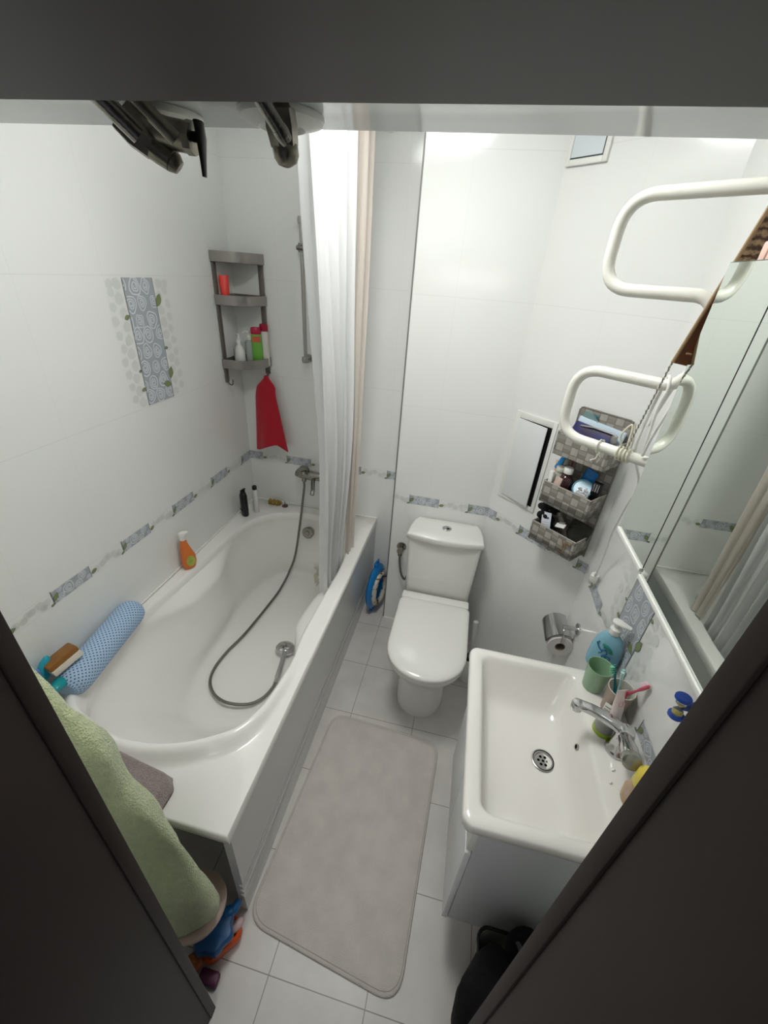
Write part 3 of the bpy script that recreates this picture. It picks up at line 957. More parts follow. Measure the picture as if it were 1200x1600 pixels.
# pedestal + bowl
m = MB()
lv = []
for z, a, yb, yf, yc in ((0.0, .113, -.33, -.862, -.74), (.01, .116, -.33, -.865, -.74), (.05, .114, -.33, -.862, -.74), (.20, .116, -.33, -.866, -.745), (.27, .128, -.32, -.885, -.75),
                         (.32, .152, -.30, -.925, -.78), (.35, .166, -.29, -.955, -.80), (.375, .171, -.285, -.972, -.81), (.388, .168, -.285, -.970, -.81)):
    lv.append(ring(dshape(a, yb, yf, yc), z))
m.loft(lv)
part('bowl', m, M_ceram, toi, world=True, smooth=60)
m = MB().loft([ring(dshape(.168, -.515, -.972, -.80), .389), ring(dshape(.173, -.512, -.978, -.80), .392), ring(dshape(.173, -.512, -.978, -.80), .404), ring(dshape(.168, -.515, -.973, -.80), .406)])
part('seat', m, M_plastic, toi, world=True)
def lidring(s, z, yb=-.505):
    return ring(dshape(.177 * s, yb - (1 - s) * .2, -.985 + (1 - s) * .3, -.805), z)
m = MB().loft([lidring(.985, .407), lidring(1, .411), lidring(1, .421), lidring(.99, .426), lidring(.96, .4305), lidring(.90, .4345), lidring(.8, .4375), lidring(.6, .440), lidring(.4, .4415), lidring(.2, .442)])
ld = part('lid', m, M_ceram, toi, world=True, smooth=50)
m = MB().box(TXC - .172, TXC + .172, -.507, -.452, .389, .424, .008)
part('hinge_cover', m, M_ceram, toi, world=True)
# cistern
def tk(w, y0, y1, z, r=.02):
    return ring(rrect(TXC - w, TXC + w, y1, y0, r, 5), z)
m = MB().loft([tk(.158, -.262, -.436, .389, .02), tk(.166, -.26, -.440, .40), tk(.172, -.258, -.436, .55), tk(.180, -.256, -.430, .732)])
part('cistern', m, M_ceram, toi, world=True)
def lidout(s, z):
    pts = []
    for k in range(15):
        u = -1 + 2 * k / 14
        pts.append((u * .187, -.432 - .022 * (1 - u * u)))
    pts += [(.187, -.42), (.183, -.36), (.172, -.30), (.158, -.262), (.15, -.257)]
    pts += [(-.15, -.257), (-.158, -.262), (-.172, -.30), (-.183, -.36), (-.187, -.42)]
    return [(TXC + x * s, -.35 + (y + .35) * s, z) for x, y in pts]
m = MB().loft([lidout(.97, .7325), lidout(1, .736), lidout(1, .757), lidout(.985, .763), lidout(.94, .7655), lidout(.5, .767)])
part('cistern_lid', m, M_ceram, toi, world=True, smooth=50)
m = MB().lathe([(.023, 0), (.023, .005), (.019, .0065), (.002, .0065)], (TXC, -.342, .7655), 28)
fb = part('flush_button', m, M_chrome, toi, world=True, label='round chrome flush button')
m = MB().box(TXC - .0008, TXC + .0008, -.358, -.326, .7722, .7727).lathe([(.008, 0), (.0075, .001), (.001, .001)], (TXC + .006, -.346, .772), 16)
part('button_split', m, M_black, fb, world=True)

# water valve with hose
t = thing('water_valve', 'small chrome angle valve with a grey braided hose left of the cistern', 'valve', (1.006, YB, .55))
m = MB().cyl((1.006, YB, .55), (1.006, YB - .006, .55), .026, 22).cyl((1.006, YB, .55), (1.006, YB - .04, .55), .010, 14).cyl((1.006, YB - .04, .56), (1.006, YB - .04, .515), .012, 14)
part('valve_body', m, M_dchrome, t, world=True)
m = MB().lathe([(.016, 0), (.018, .004), (.016, .014)], (0, 0, 0), 8, M=axis_m((1.006, YB - .048, .552), (0, -1, 0)))
part('handle', m, M_dchrome, t, world=True)
m = MB().tube(catmull([(1.006, YB - .04, .518), (1.010, YB - .045, .47), (1.025, YB - .05, .40), (1.045, YB - .045, .36), (1.056, YB - .035, .375)], 8), .006, 10)
part('hose', m, mat('braided_hose', (120, 116, 110), .4, .6, bump=.3, bump_scale=500), t, world=True)

# potty seat standing in the gap
t = thing('potty_seat', 'blue child potty seat with a patterned cushion standing in the gap beside the bath', 'potty seat', (.865, -.17, 0))
Mp = Matrix.Translation((.862, -.185, .172)) @ Matrix.Rotation(math.radians(77), 4, 'Z')
# local: x = width dir, z = up, y = thickness
def oval(w, h, y, n=40, zoff=0):
    return [(w * math.cos(a), y, zoff + h * math.sin(a) * (1 if math.sin(a) < 0 else 1.05)) for a in [2 * pi * k / n for k in range(n)]]
m = MB().loft([oval(.055, .085, .018), oval(.11, .145, .012), oval(.120, .158, 0), oval(.116, .153, -.012), oval(.085, .115, -.026), oval(.060, .088, -.020), oval(.055, .085, .018)], False, False, M=Mp)
m.box(-.02, .02, -.012, .012, .15, .185, .006, M=Mp).tube([Mp @ Vector(p) for p in ((-.012, 0, .17), (-.012, -.004, .20), (.012, -.004, .20), (.012, 0, .17))], .006, 8)
m.box(-.07, .07, -.008, .004, -.168, -.145, .006, M=Mp)
part('seat_shell', m, mat('bright_blue_plastic', (14, 124, 196), .18, coat=.4), t, world=True, smooth=60)
m = MB().tube([Mp @ Vector((.078 * math.cos(a), -.026, .105 * math.sin(a) + .0)) for a in [2 * pi * k / 36 for k in range(36)]], .018, 12, closed=True)
def pattern_mat():
    mm = mat('patterned_cushion', (206, 202, 190), .6)
    nt = mm.node_tree
    b = nt.nodes['Principled BSDF']
    tc = nt.nodes.new('ShaderNodeTexCoord')
    vo = nt.nodes.new('ShaderNodeTexVoronoi')
    vo.inputs['Scale'].default_value = 55
    nt.links.new(tc.outputs['Object'], vo.inputs['Vector'])
    r = nt.nodes.new('ShaderNodeValToRGB')
    r.color_ramp.interpolation = 'CONSTANT'
    cols = [(208, 204, 190), (44, 58, 92), (200, 196, 184), (150, 92, 60), (190, 190, 180), (92, 90, 70)]
    r.color_ramp.elements[0].color = (*lin(cols[0]), 1)
    r.color_ramp.elements[1].position = .36
    r.color_ramp.elements[1].color = (*lin(cols[1]), 1)
    for i, c in enumerate(cols[2:]):
        e = r.color_ramp.elements.new(.48 + i * .13)
        e.color = (*lin(c), 1)
    sp = nt.nodes.new('ShaderNodeSeparateColor')
    nt.links.new(vo.outputs['Color'], sp.inputs[0])
    nt.links.new(sp.outputs[0], r.inputs['Fac'])
    nt.links.new(r.outputs['Color'], b.inputs['Base Color'])
    return mm
part('cushion', m, pattern_mat(), t, world=True, label='patterned ring cushion')

# toilet brush
t = thing('toilet_brush', 'toilet brush with a grey handle in a white-rimmed black holder right of the toilet', 'toilet brush', (1.462, -.56, 0))
m = MB().lathe([(.042, 0), (.045, .004), (.048, .16), (.045, .165), (.041, .16), (.038, .03), (.001, .03)], (0, 0, 0), 28)
part('holder', m, [M_plastic], t)
m = MB().lathe([(.036, .06), (.038, .140), (.03, .150), (.002, .152)], (0, 0, 0), 22)
part('brush_head', m, mat('black_bristle', (14, 14, 14), .9, bump=.8, bump_scale=300), t)
m = MB().tube([(0, 0, .15), (-.003, .006, .25), (-.010, .020, .372)], [.010, .011, .0125], 16)
m.lathe([(.0126, -.002), (.0130, .004), (.0115, .009), (.002, .0105)], (0, 0, 0), 18, M=axis_m((-.010, .020, .372), (-.05, .1, 1)))
part('handle', m, mat('grey_handle', (186, 186, 184), .3), t)

# ================================================================ DIAGONAL WALL ITEMS (local x along the wall, -y into the room)
def dloc(u, w, z):
    return FD @ Vector((u, -w, z))
# access hatch
h = thing('access_hatch', 'white plastic inspection hatch on the angled wall, its door standing slightly ajar', 'hatch', dloc(.14, 0, 1.17), -ANG)
def hp_(u, z):
    return u - .14, z - 1.17
m = MB()
a0, z0_ = hp_(.040, .966); a1, z1_ = hp_(.240, 1.379)
b0, c0 = hp_(.060, .986); b1, c1 = hp_(.222, 1.352)
for x0, x1, zz0, zz1 in ((a0, b0, z0_, z1_), (b1, a1, z0_, z1_), (b0, b1, z0_, c0), (b0, b1, c1, z1_)):
    m.box(x0, x1, -.006, 0, zz0, zz1, .0012)
part('frame', m, M_plastic, h)
m = MB().box(b0, b1, -.0015, .001, c0, c1)
part('opening', m, M_hole, h, label='dark gap behind the door')
Mh = Matrix.Translation((b0 + .001, -.004, 0)) @ Matrix.Rotation(math.radians(-5.5), 4, 'Z')
m = MB().box(0, b1 - b0 - .012, -.006, -.001, c0 + .001, c1 - .001, .001, M=Mh)
part('door', m, M_cab, h)
# vent at the top
v = thing('vent_cover', 'small white framed vent cover high on the angled wall', 'vent', dloc(.07, 0, 2.30), -ANG)
m = MB()
for x0, x1, zz0, zz1 in ((-.062, -.048, -.105, .105), (.068, .084, -.105, .105), (-.048, .068, -.105, -.088), (-.048, .068, .088, .105)):
    m.box(x0, x1, -.012, 0, zz0, zz1, .002)
part('frame', m, M_plastic, v)
m = MB().box(-.048, .068, -.010, -.002, -.084, .084, .001)
m.box(.064, .068, -.0105, -.001, -.088, .088, mi=1).box(-.048, .068, -.0105, -.001, -.088, -.084, mi=1)
part('panel', m, [mat('pale_blue_panel', (218, 226, 230), .2), mat('vent_gap', (70, 76, 78), .6)], v)

# woven organiser
OU, OW = .412, .200
org = thing('wall_organiser', 'grey woven strap wall organiser with three pockets on the angled wall', 'organiser', dloc(OU, 0, .9), -ANG)
def woven_mat():
    mm = bpy.data.materials.new('grey_woven_strap')
    mm.use_nodes = True
    nt = mm.node_tree
    b = nt.nodes['Principled BSDF']
    tc = nt.nodes.new('ShaderNodeTexCoord')
    sp = nt.nodes.new('ShaderNodeSeparateXYZ')
    nt.links.new(tc.outputs['Object'], sp.inputs[0])
    s = .030
    U = mnode(nt, 'DIVIDE', mnode(nt, 'ADD', sp.outputs['X'], sp.outputs['Y']), s)
    V = mnode(nt, 'DIVIDE', sp.outputs['Z'], s)
    fu = mnode(nt, 'PINGPONG', U, .5)
    fv = mnode(nt, 'PINGPONG', V, .5)
    chk = mnode(nt, 'MODULO', mnode(nt, 'ADD', mnode(nt, 'FLOOR', mnode(nt, 'ADD', U, 20)), mnode(nt, 'FLOOR', mnode(nt, 'ADD', V, 20))), 2)
    # raised strap: bulges across
    hu = mnode(nt, 'MULTIPLY', fu, 2.0)
    hv = mnode(nt, 'MULTIPLY', fv, 2.0)
    hh = mnode(nt, 'ADD', mnode(nt, 'MULTIPLY', chk, hu), mnode(nt, 'MULTIPLY', mnode(nt, 'SUBTRACT', 1, chk), hv))
    edge = mnode(nt, 'MINIMUM', fu, fv)
    seam = mnode(nt, 'LESS_THAN', edge, .055)
    n = nt.nodes.new('ShaderNodeTexNoise')
    n.inputs['Scale'].default_value = 120
    nt.links.new(tc.outputs['Object'], n.inputs['Vector'])
    mx = nt.nodes.new('ShaderNodeMix'); mx.data_type = 'RGBA'
    nt.links.new(chk, mx.inputs['Factor'])
    mx.inputs['A'].default_value = (*lin((132, 128, 119)), 1)
    mx.inputs['B'].default_value = (*lin((160, 156, 147)), 1)
    mx2 = nt.nodes.new('ShaderNodeMix'); mx2.data_type = 'RGBA'
    nt.links.new(seam, mx2.inputs['Factor'])
    nt.links.new(mx.outputs['Result'], mx2.inputs['A'])
    mx2.inputs['B'].default_value = (*lin((118, 114, 106)), 1)
    nt.links.new(mx2.outputs['Result'], b.inputs['Base Color'])
    b.inputs['Roughness'].default_value = .75
    bu = nt.nodes.new('ShaderNodeBump')
    bu.inputs['Strength'].default_value = .6
    bu.inputs['Distance'].default_value = .004
    nt.links.new(mnode(nt, 'ADD', hh, mnode(nt, 'MULTIPLY', n.outputs['Fac'], .3)), bu.inputs['Height'])
    nt.links.new(bu.outputs['Normal'], b.inputs['Normal'])
    return mm
M_woven = woven_mat()
m = MB().box(-OW / 2, OW / 2, -.010, -.002, 0.0, .567, .003)
bp_ = part('back_panel', m, M_woven, org)
m = MB().tube([(-OW / 2, -.009, 0), (-OW / 2, -.009, .558), (-OW / 2 + .01, -.009, .568), (OW / 2 - .01, -.009, .568), (OW / 2, -.009, .558), (OW / 2, -.009, 0)], .0032, 8)
part('binding', m, mat('grey_binding', (128, 124, 116), .7), bp_)
for i, (pz0, pz1) in enumerate(((.402, .490), (.198, .287), (.017, .103))):
    D_ = .118
    m = MB()
    x0, x1 = -OW / 2, OW / 2
    th = .004
    m.box(x0, x1, -D_, -D_ + th, pz0, pz1, .001).box(x0, x0 + th, -D_, -.009, pz0, pz1, .001).box(x1 - th, x1, -D_, -.009, pz0, pz1, .001).box(x0, x1, -D_, -.009, pz0, pz0 + (th, .034, .030)[i], .001)
    pk = part('pocket', m, M_woven, org)
    m = MB().tube([(x0 + .001, -.01, pz1), (x0 + .001, -D_ + .001, pz1), (x1 - .001, -D_ + .001, pz1), (x1 - .001, -.01, pz1)], .0028, 8)
    part('rim', m, mat('grey_rim', (172, 168, 158), .6), pk)
# pocket contents; helper in organiser frame
def oset(name, label, cat, x, y, z, group=None):
    return thing(name, label, cat, dloc(OU + x, -y, .9 + z), -ANG, group)
def osingle(name, mb, mt, label, cat, x, y, z, smooth=40):
    o = single(name, mb, mt, label, cat, (0, 0, 0), world=False, smooth=smooth)
    o.matrix_world = FD @ Matrix.Translation((OU + x, y, .9 + z))
    return o
P1, P2, P3 = .402 + .005, .198 + .035, .017 + .031
def pouch(w, h, d, mb=None, M=None, puff=1.0):
    mb = mb or MB()
    rg = []
    for i in range(9):
        t_ = i / 8
        k = math.sin(pi * min(max(t_, .03), .97)) ** .5
        ww = w / 2 * (.94 + .06 * k)
        rg.append([(ww * math.copysign(abs(math.cos(a)) ** .45, math.cos(a)), d / 2 * k * puff * math.copysign(abs(math.sin(a)) ** .8, math.sin(a)), h * t_) for a in [2 * pi * q / 24 for q in range(24)]])
    return mb.loft(rg, M=M)
m = pouch(.165, .118, .034, M=eul(-12, 0, 0) @ eul(0, 4, 0))
osingle('pouch', m, mat('navy_pouch', (30, 42, 110), .45, rgb2=(52, 40, 70), noise_scale=14), 'dark blue zipped pouch standing in the top organiser pocket', 'pouch', -.006, -.078, P1)
m = MB().box(-.088, .088, -.008, .008, 0, .128, .002, M=eul(-7, 4, 0))
o = osingle('flat_box', m, mat('pale_blue_box', (206, 224, 236), .35), 'long flat white and pale blue box in the top organiser pocket', 'box', -.002, -.040, P1)
t = oset('folder', 'teal folded plastic packet behind the boxes in the top pocket', 'packet', -.066, -.022, P1)
m = MB().box(-.026, .026, -.004, .004, 0, .150, .001, M=eul(0, 8, 0))
part('packet_front', m, mat('teal_packet', (26, 118, 122), .35), t)
m = MB()
m.add([(-.01, 0, .10), (.05, .004, .105), (.058, -.006, .13), (.02, -.004, .158), (-.004, .002, .152)], [[0, 1, 2, 3, 4]]).add([(-.01, -.006, .10), (.05, -.004, .105), (.058, -.012, .13), (.02, -.010, .158), (-.004, -.004, .152)], [[4, 3, 2, 1, 0]])
part('clear_wrap', m, mat('clear_wrap', (214, 226, 224), .12, trans=.7, ior=1.2), t)
m = MB().tube([(-.05, 0, .098), (0, 0, .105), (.06, .002, .103), (.082, .004, .100)], .0035, 8)
m.box(.070, .088, -.006, .006, .02, .10, .002)
osingle('metal_clip', m, M_steel, 'steel tongs lying across the blue pouch in the top pocket', 'tongs', 0, -.066, P1 + .012)
m = MB().box(-.016, .016, -.01, .01, 0, .085, .002, M=eul(0, -6, 0)).box(-.010, .010, -.0102, -.0098, .05, .08, mi=1, M=eul(0, -6, 0))
osingle('small_box', m, [M_black, M_plastic], 'small black box with white marks at the right of the top pocket', 'box', .076, -.100, P1)
# middle pocket
t = oset('medicine_bottle', 'dark brown glass medicine bottle with white cap in the middle pocket', 'bottle', -.036, -.078, P2)
m = MB().lathe([(.024, 0), (.026, .004), (.026, .075), (.02, .09), (.012, .096), (.012, .105)], (0, 0, 0), 26)
part('glass', m, mat('brown_glass', (52, 22, 26), .12, coat=.5), t)
m = MB().lathe([(.0165, .102), (.0175, .104), (.0175, .122), (.015, .125), (.002, .125)], (0, 0, 0), 22)
part('cap', m, M_plastic, t, label='white ribbed cap')
t = oset('pill_bottle', 'grey-white plastic pill bottle left of the brown bottle', 'bottle', -.072, -.066, P2)
m = MB().lathe([(.020, 0), (.022, .003), (.022, .078), (.014, .088), (.013, .096)], (0, 0, 0), 24)
part('bottle_body', m, mat('greyish_plastic', (176, 178, 168), .35), t)
m = MB().lathe([(.018, .094), (.019, .096), (.019, .110), (.002, .112)], (0, 0, 0), 22)
part('cap', m, mat('ivory_cap', (226, 226, 206), .35), t, label='ivory cap')
t = oset('plastic_jar', 'round translucent jar with light blue lid tipped in the middle pocket', 'jar', .030, -.058, P2 + .055)
Mj = eul(48, 14, 0)
m = MB().lathe([(.026, -.032), (.031, -.028), (.033, .0), (.033, .006)], (0, 0, 0), 30, M=Mj)
part('jar_body', m, mat('clear_blue', (120, 150, 168), .2, trans=.3), t)
m = MB().lathe([(.036, .004), (.037, .006), (.037, .016), (.034, .018), (.031, .0145), (.002, .0145)], (0, 0, 0), 30, M=Mj)
part('lid', m, mat('light_blue_lid', (126, 170, 190), .25), t, label='light blue lid')
m = pouch(.05, .10, .02, M=eul(0, 12, 0))
osingle('wipes_packet', m, mat('blue_wrapper', (10, 112, 186), .3), 'bright blue foil packet standing behind the jar', 'packet', .010, -.026, P2 + .03)
m = MB().box(-.010, .010, -.004, .004, 0, .090, .003, M=eul(0, 20, 0))
osingle('toothpaste_box', m, mat('blue_carton', (40, 136, 200), .35), 'narrow blue carton sticking out left of the middle pocket', 'box', -.108, -.040, P2 + .085)
m = MB().box(-.008, .008, -.008, .008, 0, .098, .002, M=eul(0, -3, 0))
osingle('small_box', m, M_plastic, 'tiny white box at the left front of the middle pocket', 'box', -.078, -.104, P2)
m = pouch(.030, .10, .018, M=eul(0, -10, 0))
osingle('cream_tube', m, mat('peach_tube', (216, 176, 150), .4), 'peach coloured cream tube leaning left in the middle pocket', 'tube', -.090, -.034, P2 + .02)
m = blob((0, 0, .115), .022, .012, .012, eul(0, 20, 0))
m.cyl((0, 0, 0), (0, 0, .11), .004, 8)
osingle('powder_brush', m, mat('reddish_brush', (128, 62, 50), .8), 'small reddish brown brush at the back of the middle pocket', 'brush', -.056, -.026, P2 + .03)
m = MB()
for sx_ in (0,):
    m.box(-.017, .017, -.01, .01, 0, .085, .004).box(-.011, -.006, -.0115, -.009, .05, .08, mi=1).box(-.002, .003, -.0115, -.009, .05, .08, mi=1).box(.007, .011, -.0115, -.009, .05, .08, mi=1)
osingle('razor_head', m, [M_black, M_steel], 'black shaver with steel blades at the right of the middle pocket', 'razor', .080, -.060, P2 + .022)
m = MB()
random.seed(3)
for i in range(9):
    p = Vector((random.uniform(-.022, .022), random.uniform(-.008, .008), random.uniform(.06, .082)))
    m.box(-.007, .007, -.002, .002, -.004, .004, .001, M=Matrix.Translation(p) @ eul(random.uniform(-50, 50), random.uniform(-60, 60), random.uniform(0, 180)))
m.box(-.024, .024, -.008, .008, 0, .062, .003)
osingle('foil_blister', m, mat('silver_foil', (236, 236, 236), .2, .6), 'crumpled silver foil blister pack at the front right of the middle pocket', 'pill pack', .052, -.100, P2)
m = MB().box(-.014, .014, -.003, .003, 0, .086, .001, M=eul(0, 6, 0))
osingle('paper_card', m, mat('pink_card', (206, 180, 170), .6), 'pale pink paper card at the front left of the middle pocket', 'card', -.055, -.108, P2)
# lower pocket
m = MB()
random.seed(5)
for i in range(26):
    a = i * 2.4
    z = .06 + .05 * math.sin(i * 1.3)
    rr_ = .024 + .008 * math.sin(i * 2.1)
    bb = blob((math.cos(a) * rr_, math.sin(a) * rr_ * .8, z), .016, .016, .014, eul(0, 0, a * 50))
    m.add(bb.v, bb.f)
osingle('hair_scrunchie', m, mat('black_scrunchie', (14, 15, 16), .9), 'black bunched scrunchie at the left of the lowest pocket', 'scrunchie', -.078, -.058, P3)
t = oset('paper_card', 'white printed card tag standing in the lowest pocket', 'card', -.034, -.106, P3 - .018)
Mc = eul(-8, -14, 0)
m = MB().box(-.021, .021, -.0008, .0008, 0, .125, .0004, M=Mc)
part('card', m, mat('card_white', (214, 218, 226), .5), t)
m = MB().box(-.010, .012, -.0014, -.0008, .098, .106, M=Mc)
for i in range(6):
    m.box(-.015, .015, -.0012, -.0008, .082 - i * .009, .084 - i * .009, mi=1, M=Mc)
part('print', m, [mat('ink_purple', (80, 78, 120), .6), mat('ink_grey', (168, 174, 184), .6)], t)
m = MB().box(-.009, .009, -.006, .006, 0, .105, .003, M=eul(0, -32, 0)).box(-.009, .009, -.007, .007, .105, .122, .003, M=eul(0, -32, 0))
osingle('cosmetic_tube', m, mat('warm_grey_tube', (132, 128, 118), .4), 'warm grey cosmetic tube slanting in the lowest pocket', 'tube', .035, -.058, P3 + .008)
m = MB().box(-.020, .020, -.002, .002, 0, .022, .001, M=eul(-60, -15, 0)).box(-.012, .012, -.0025, .0025, .018, .03, .001, mi=1, M=eul(-60, -15, 0))
osingle('paper_slip', m, [M_plastic, mat('slip_grey', (150, 150, 146), .6)], 'crumpled white paper slip at the front of the lowest pocket', 'paper', .008, -.098, P3 + .07)
m = pouch(.085, .10, .05, M=eul(-12, 8, 0))
osingle('pouch', m, mat('charcoal_fabric', (58, 57, 52), .9, bump=.5, bump_scale=90), 'charcoal fabric pouch at the right of the lowest pocket', 'pouch', .052, -.046, P3)
# golden trinket hung at the bottom right
m = MB().tube(catmull([(-.03, 0, .045), (-.018, -.003, .02), (-.030, -.004, .0), (-.016, -.002, -.012), (-.008, 0, .01), (-.012, -.002, .035), (.004, -.002, .042)], 5), .0016, 6)
bb = blob((.006, -.003, .038), .004, .004, .004, eul(0, 0, 0)); m.add(bb.v, bb.f)
osingle('hair_clip', m, mat('gold_wire', (186, 148, 88), .3, .8), 'thin gold coloured wire clip hooked on the front of the lowest pocket', 'hair clip', .075, -.1215, .05)

# ================================================================ TOWEL RAIL
rail = thing('towel_rail', 'white enamelled serpentine towel rail with two loops sticking out beside the mirror', 'towel rail', (XR, -1.30, 1.6))
rd = Vector((.777, -.629, 0)).normalized()
P0 = Vector((1.471, -1.0405, 0))
def rp(s, z):
    return (P0.x + rd.x * s, P0.y + rd.y * s, z)
SE = .262
# runs: wall top -> left -> back to bend -> lower loop -> wall
path = fold_bend([rp(SE, 2.012), rp(0, 2.012), rp(0, 1.853), rp(.185, 1.853)], .062, 10)
bendpts = [rp(.185 + .050 * math.sin(pi * k / 12) + (.0 if k else 0), 1.772 + .081 * math.cos(pi * k / 12)) for k in range(1, 12)]
low = fold_bend([rp(.185, 1.692), rp(0, 1.692), rp(0, 1.531), rp(SE, 1.531)], .062, 10)
m = MB().tube(path + bendpts + low, .0120, 16)
part('tube', m, M_cream, rail, world=True, smooth=80)
for z in (2.012, 1.531):
    e = Vector(rp(SE, z))
    m = MB().tube(fold_bend([e - rd * .02, e, (XR - .001, e.y, z)], .02), .0120, 14).cyl((XR, e.y, z), (XR - .008, e.y, z), .028, 24)
    part('wall_mount', m, M_cream, rail, world=True)

# woven brown mat behind the cabinet
def wicker():
    mm = mat('brown_wicker', (128, 96, 66), .7)
    nt = mm.node_tree
    b = nt.nodes['Principled BSDF']
    tc = nt.nodes.new('ShaderNodeTexCoord')
    w = nt.nodes.new('ShaderNodeTexWave')
    w.bands_direction = 'Z'
    w.inputs['Scale'].default_value = 26
    w.inputs['Distortion'].default_value = 4
    w.inputs['Detail'].default_value = 2
    w.inputs['Detail Scale'].default_value = 6
    nt.links.new(tc.outputs['Object'], w.inputs['Vector'])
    r = nt.nodes.new('ShaderNodeValToRGB')
    r.color_ramp.elements[0].color = (*lin((72, 52, 36)), 1)
    r.color_ramp.elements[1].color = (*lin((166, 136, 104)), 1)
    nt.links.new(w.outputs['Fac'], r.inputs['Fac'])
    nt.links.new(r.outputs['Color'], b.inputs['Base Color'])
    bu = nt.nodes.new('ShaderNodeBump')
    bu.inputs['Strength'].default_value = .7
    bu.inputs['Distance'].default_value = .004
    nt.links.new(w.outputs['Fac'], bu.inputs['Height'])
    nt.links.new(bu.outputs['Normal'], b.inputs['Normal'])
    return mm
bag = thing('wicker_bag', 'tall brown woven bag with a leather lower end hanging beside the mirror cabinet', 'bag', (1.66, -1.245, 1.73))
L0, L1 = Vector((1.5800, -1.245, 1.746)), Vector((1.650, -1.245, 2.092))
def bagpt(f, w, y):
    p = L0.lerp(L1, f)
    return (p.x + w, y, p.z - w * .12 * (1 - f))
def bagsec(f, W=.10):
    d = .012
    return [bagpt(f, w * W, -1.245 + s * d * math.sin(pi * min(max(w, .08), .92))) for w, s in ((0, -1), (.1, -1), (.3, -1), (.5, -1), (.7, -1), (.9, -1), (1, -1), (1, 1), (.9, 1), (.7, 1), (.5, 1), (.3, 1), (.1, 1), (0, 1))]
m = MB().loft([bagsec(f) for f in (.42, .6, .8, 1.0)])
part('woven_upper', m, wicker(), bag, world=True)
M_leather = mat('brown_leather', (112, 62, 30), .45, noise_amt=.25, noise_scale=40)
m = MB().loft([bagsec(f) for f in (0, .1, .2, .32, .42)])
part('leather_lower', m, M_leather, bag, world=True, label='smooth red-brown leather end')
m = MB().tube([bagpt(f, .001, -1.246) for f in (0, .25, .5, .75, 1)], .0032, 8).tube([bagpt(.055, w, -1.2585 + abs(w - .05) * .12) for w in (.01, .03, .05, .07, .09)], .002, 6)
part('piping', m, mat('tan_piping', (156, 128, 92), .5), bag, world=True)
# twisted cord from the bag corner to the lower tube
cord = thing('twisted_cord', 'thin twisted grey and white cord from the brown bag to the lower rail tube', 'cord', (1.60, -1.2, 1.55))
ca, cb = Vector((1.580, -1.247, 1.748)), Vector(rp(.165, 1.548)) + Vector((-.006, -.014, 0))
m = MB()
for ph in (0, pi):
    pts = []
    for i in range(120):
        t_ = i / 119
        p = ca.lerp(cb, t_)
        pts.append((p.x + 0.0012 * math.cos(ph + t_ * 110), p.y + 0.0012 * math.sin(ph + t_ * 110), p.z))
    m.tube(pts, .0011, 5, mi=0 if ph == 0 else 1)
part('strand', m, [mat('cord_white', (226, 222, 208), .7), mat('cord_grey', (140, 136, 128), .7)], cord, world=True)
def loop_round(s, z, r, n=14, start=0, turns=1.0):
    c = Vector(rp(s, z))
    up, sd = Vector((0, 0, 1)), Vector((rd.y, -rd.x, 0))
    return [c + (up * math.cos(start + 2 * pi * turns * k / n) + sd * math.sin(start + 2 * pi * turns * k / n)) * r + rd * .004 * (k / n) for k in range(n + 1)]
m = MB()
for s_ in (.150, .158, .166, .174):
    m.tube(loop_round(s_, 1.531, .0158), .0018, 6)
m.tube(catmull([Vector(rp(.150, 1.549)), Vector(rp(.140, 1.575)) + Vector((0, -.01, 0)), Vector(rp(.155, 1.60)) + Vector((0, -.01, 0)), cb], 6), .002, 6)
m.tube(catmull([Vector(rp(.172, 1.549)), Vector(rp(.166, 1.572)) + Vector((0, -.012, 0)), Vector(rp(.158, 1.605)) + Vector((0, -.012, 0))], 6), .0018, 6)
part('knot', m, mat('cord_cream', (222, 218, 196), .7), cord, world=True)
m = MB().tube(loop_round(.105, 1.531, .0160), .0018, 6)
c_ = Vector(rp(.105, 1.531))
m.tube([c_ + Vector((0, -.014, -.010)), c_ + Vector((-.004, -.016, -.026)), c_ + Vector((-.014, -.014, -.032))], .0014, 6).tube([c_ + Vector((0, -.014, -.010)), c_ + Vector((.006, -.016, -.022)), c_ + Vector((.002, -.014, -.036))], .0014, 6)
single('string_tie', m, mat('string_white', (220, 218, 204), .7), 'short white string tied round the lower tube of the towel rail', 'string', tuple(c_))
# white cable
cab = thing('white_cable', 'white power cable looped over the towel rail, its plug hanging in the wall corner', 'cable', (1.70, -.75, .9))
A1 = Vector(rp(.190, 1.692))
pts = [Vector(rp(.188, 1.545)) + Vector((.004, -.020, 0)), A1 + Vector((-.004, -.018, -.05)), A1 + Vector((0, -.018, -.005)), A1 + Vector((0, -.004, .017)), A1 + Vector((.004, .016, 0)),
       Vector(rp(.182, 1.60)) + Vector((.01, .03, 0)), Vector(rp(.186, 1.53)) + Vector((.015, .045, 0)), (1.700, -1.03, 1.42), (1.735, -.93, 1.30), (1.757, -.86, 1.18), (1.785, -.80, 1.05), (1.795, -.775, .96), (1.800, -.758, .925)]
m = MB().tube(catmull(pts, 8), .0032, 8)
pts = [Vector(rp(.188, 1.545)) + Vector((.004, -.020, 0)), Vector(rp(.196, 1.60)) + Vector((0, -.022, 0)), Vector(rp(.206, 1.66)) + Vector((0, -.022, 0)), Vector(rp(.212, 1.712)) + Vector((0, -.008, 0)), Vector(rp(.214, 1.69)) + Vector((0, .02, 0)), Vector(rp(.2, 1.6)) + Vector((0, .03, 0))]
m.tube(catmull(pts, 8), .0032, 8)
part('wire', m, M_plastic, cab, world=True)
Mq = axis_m((1.803, -.752, .928), (.06, .12, -1))
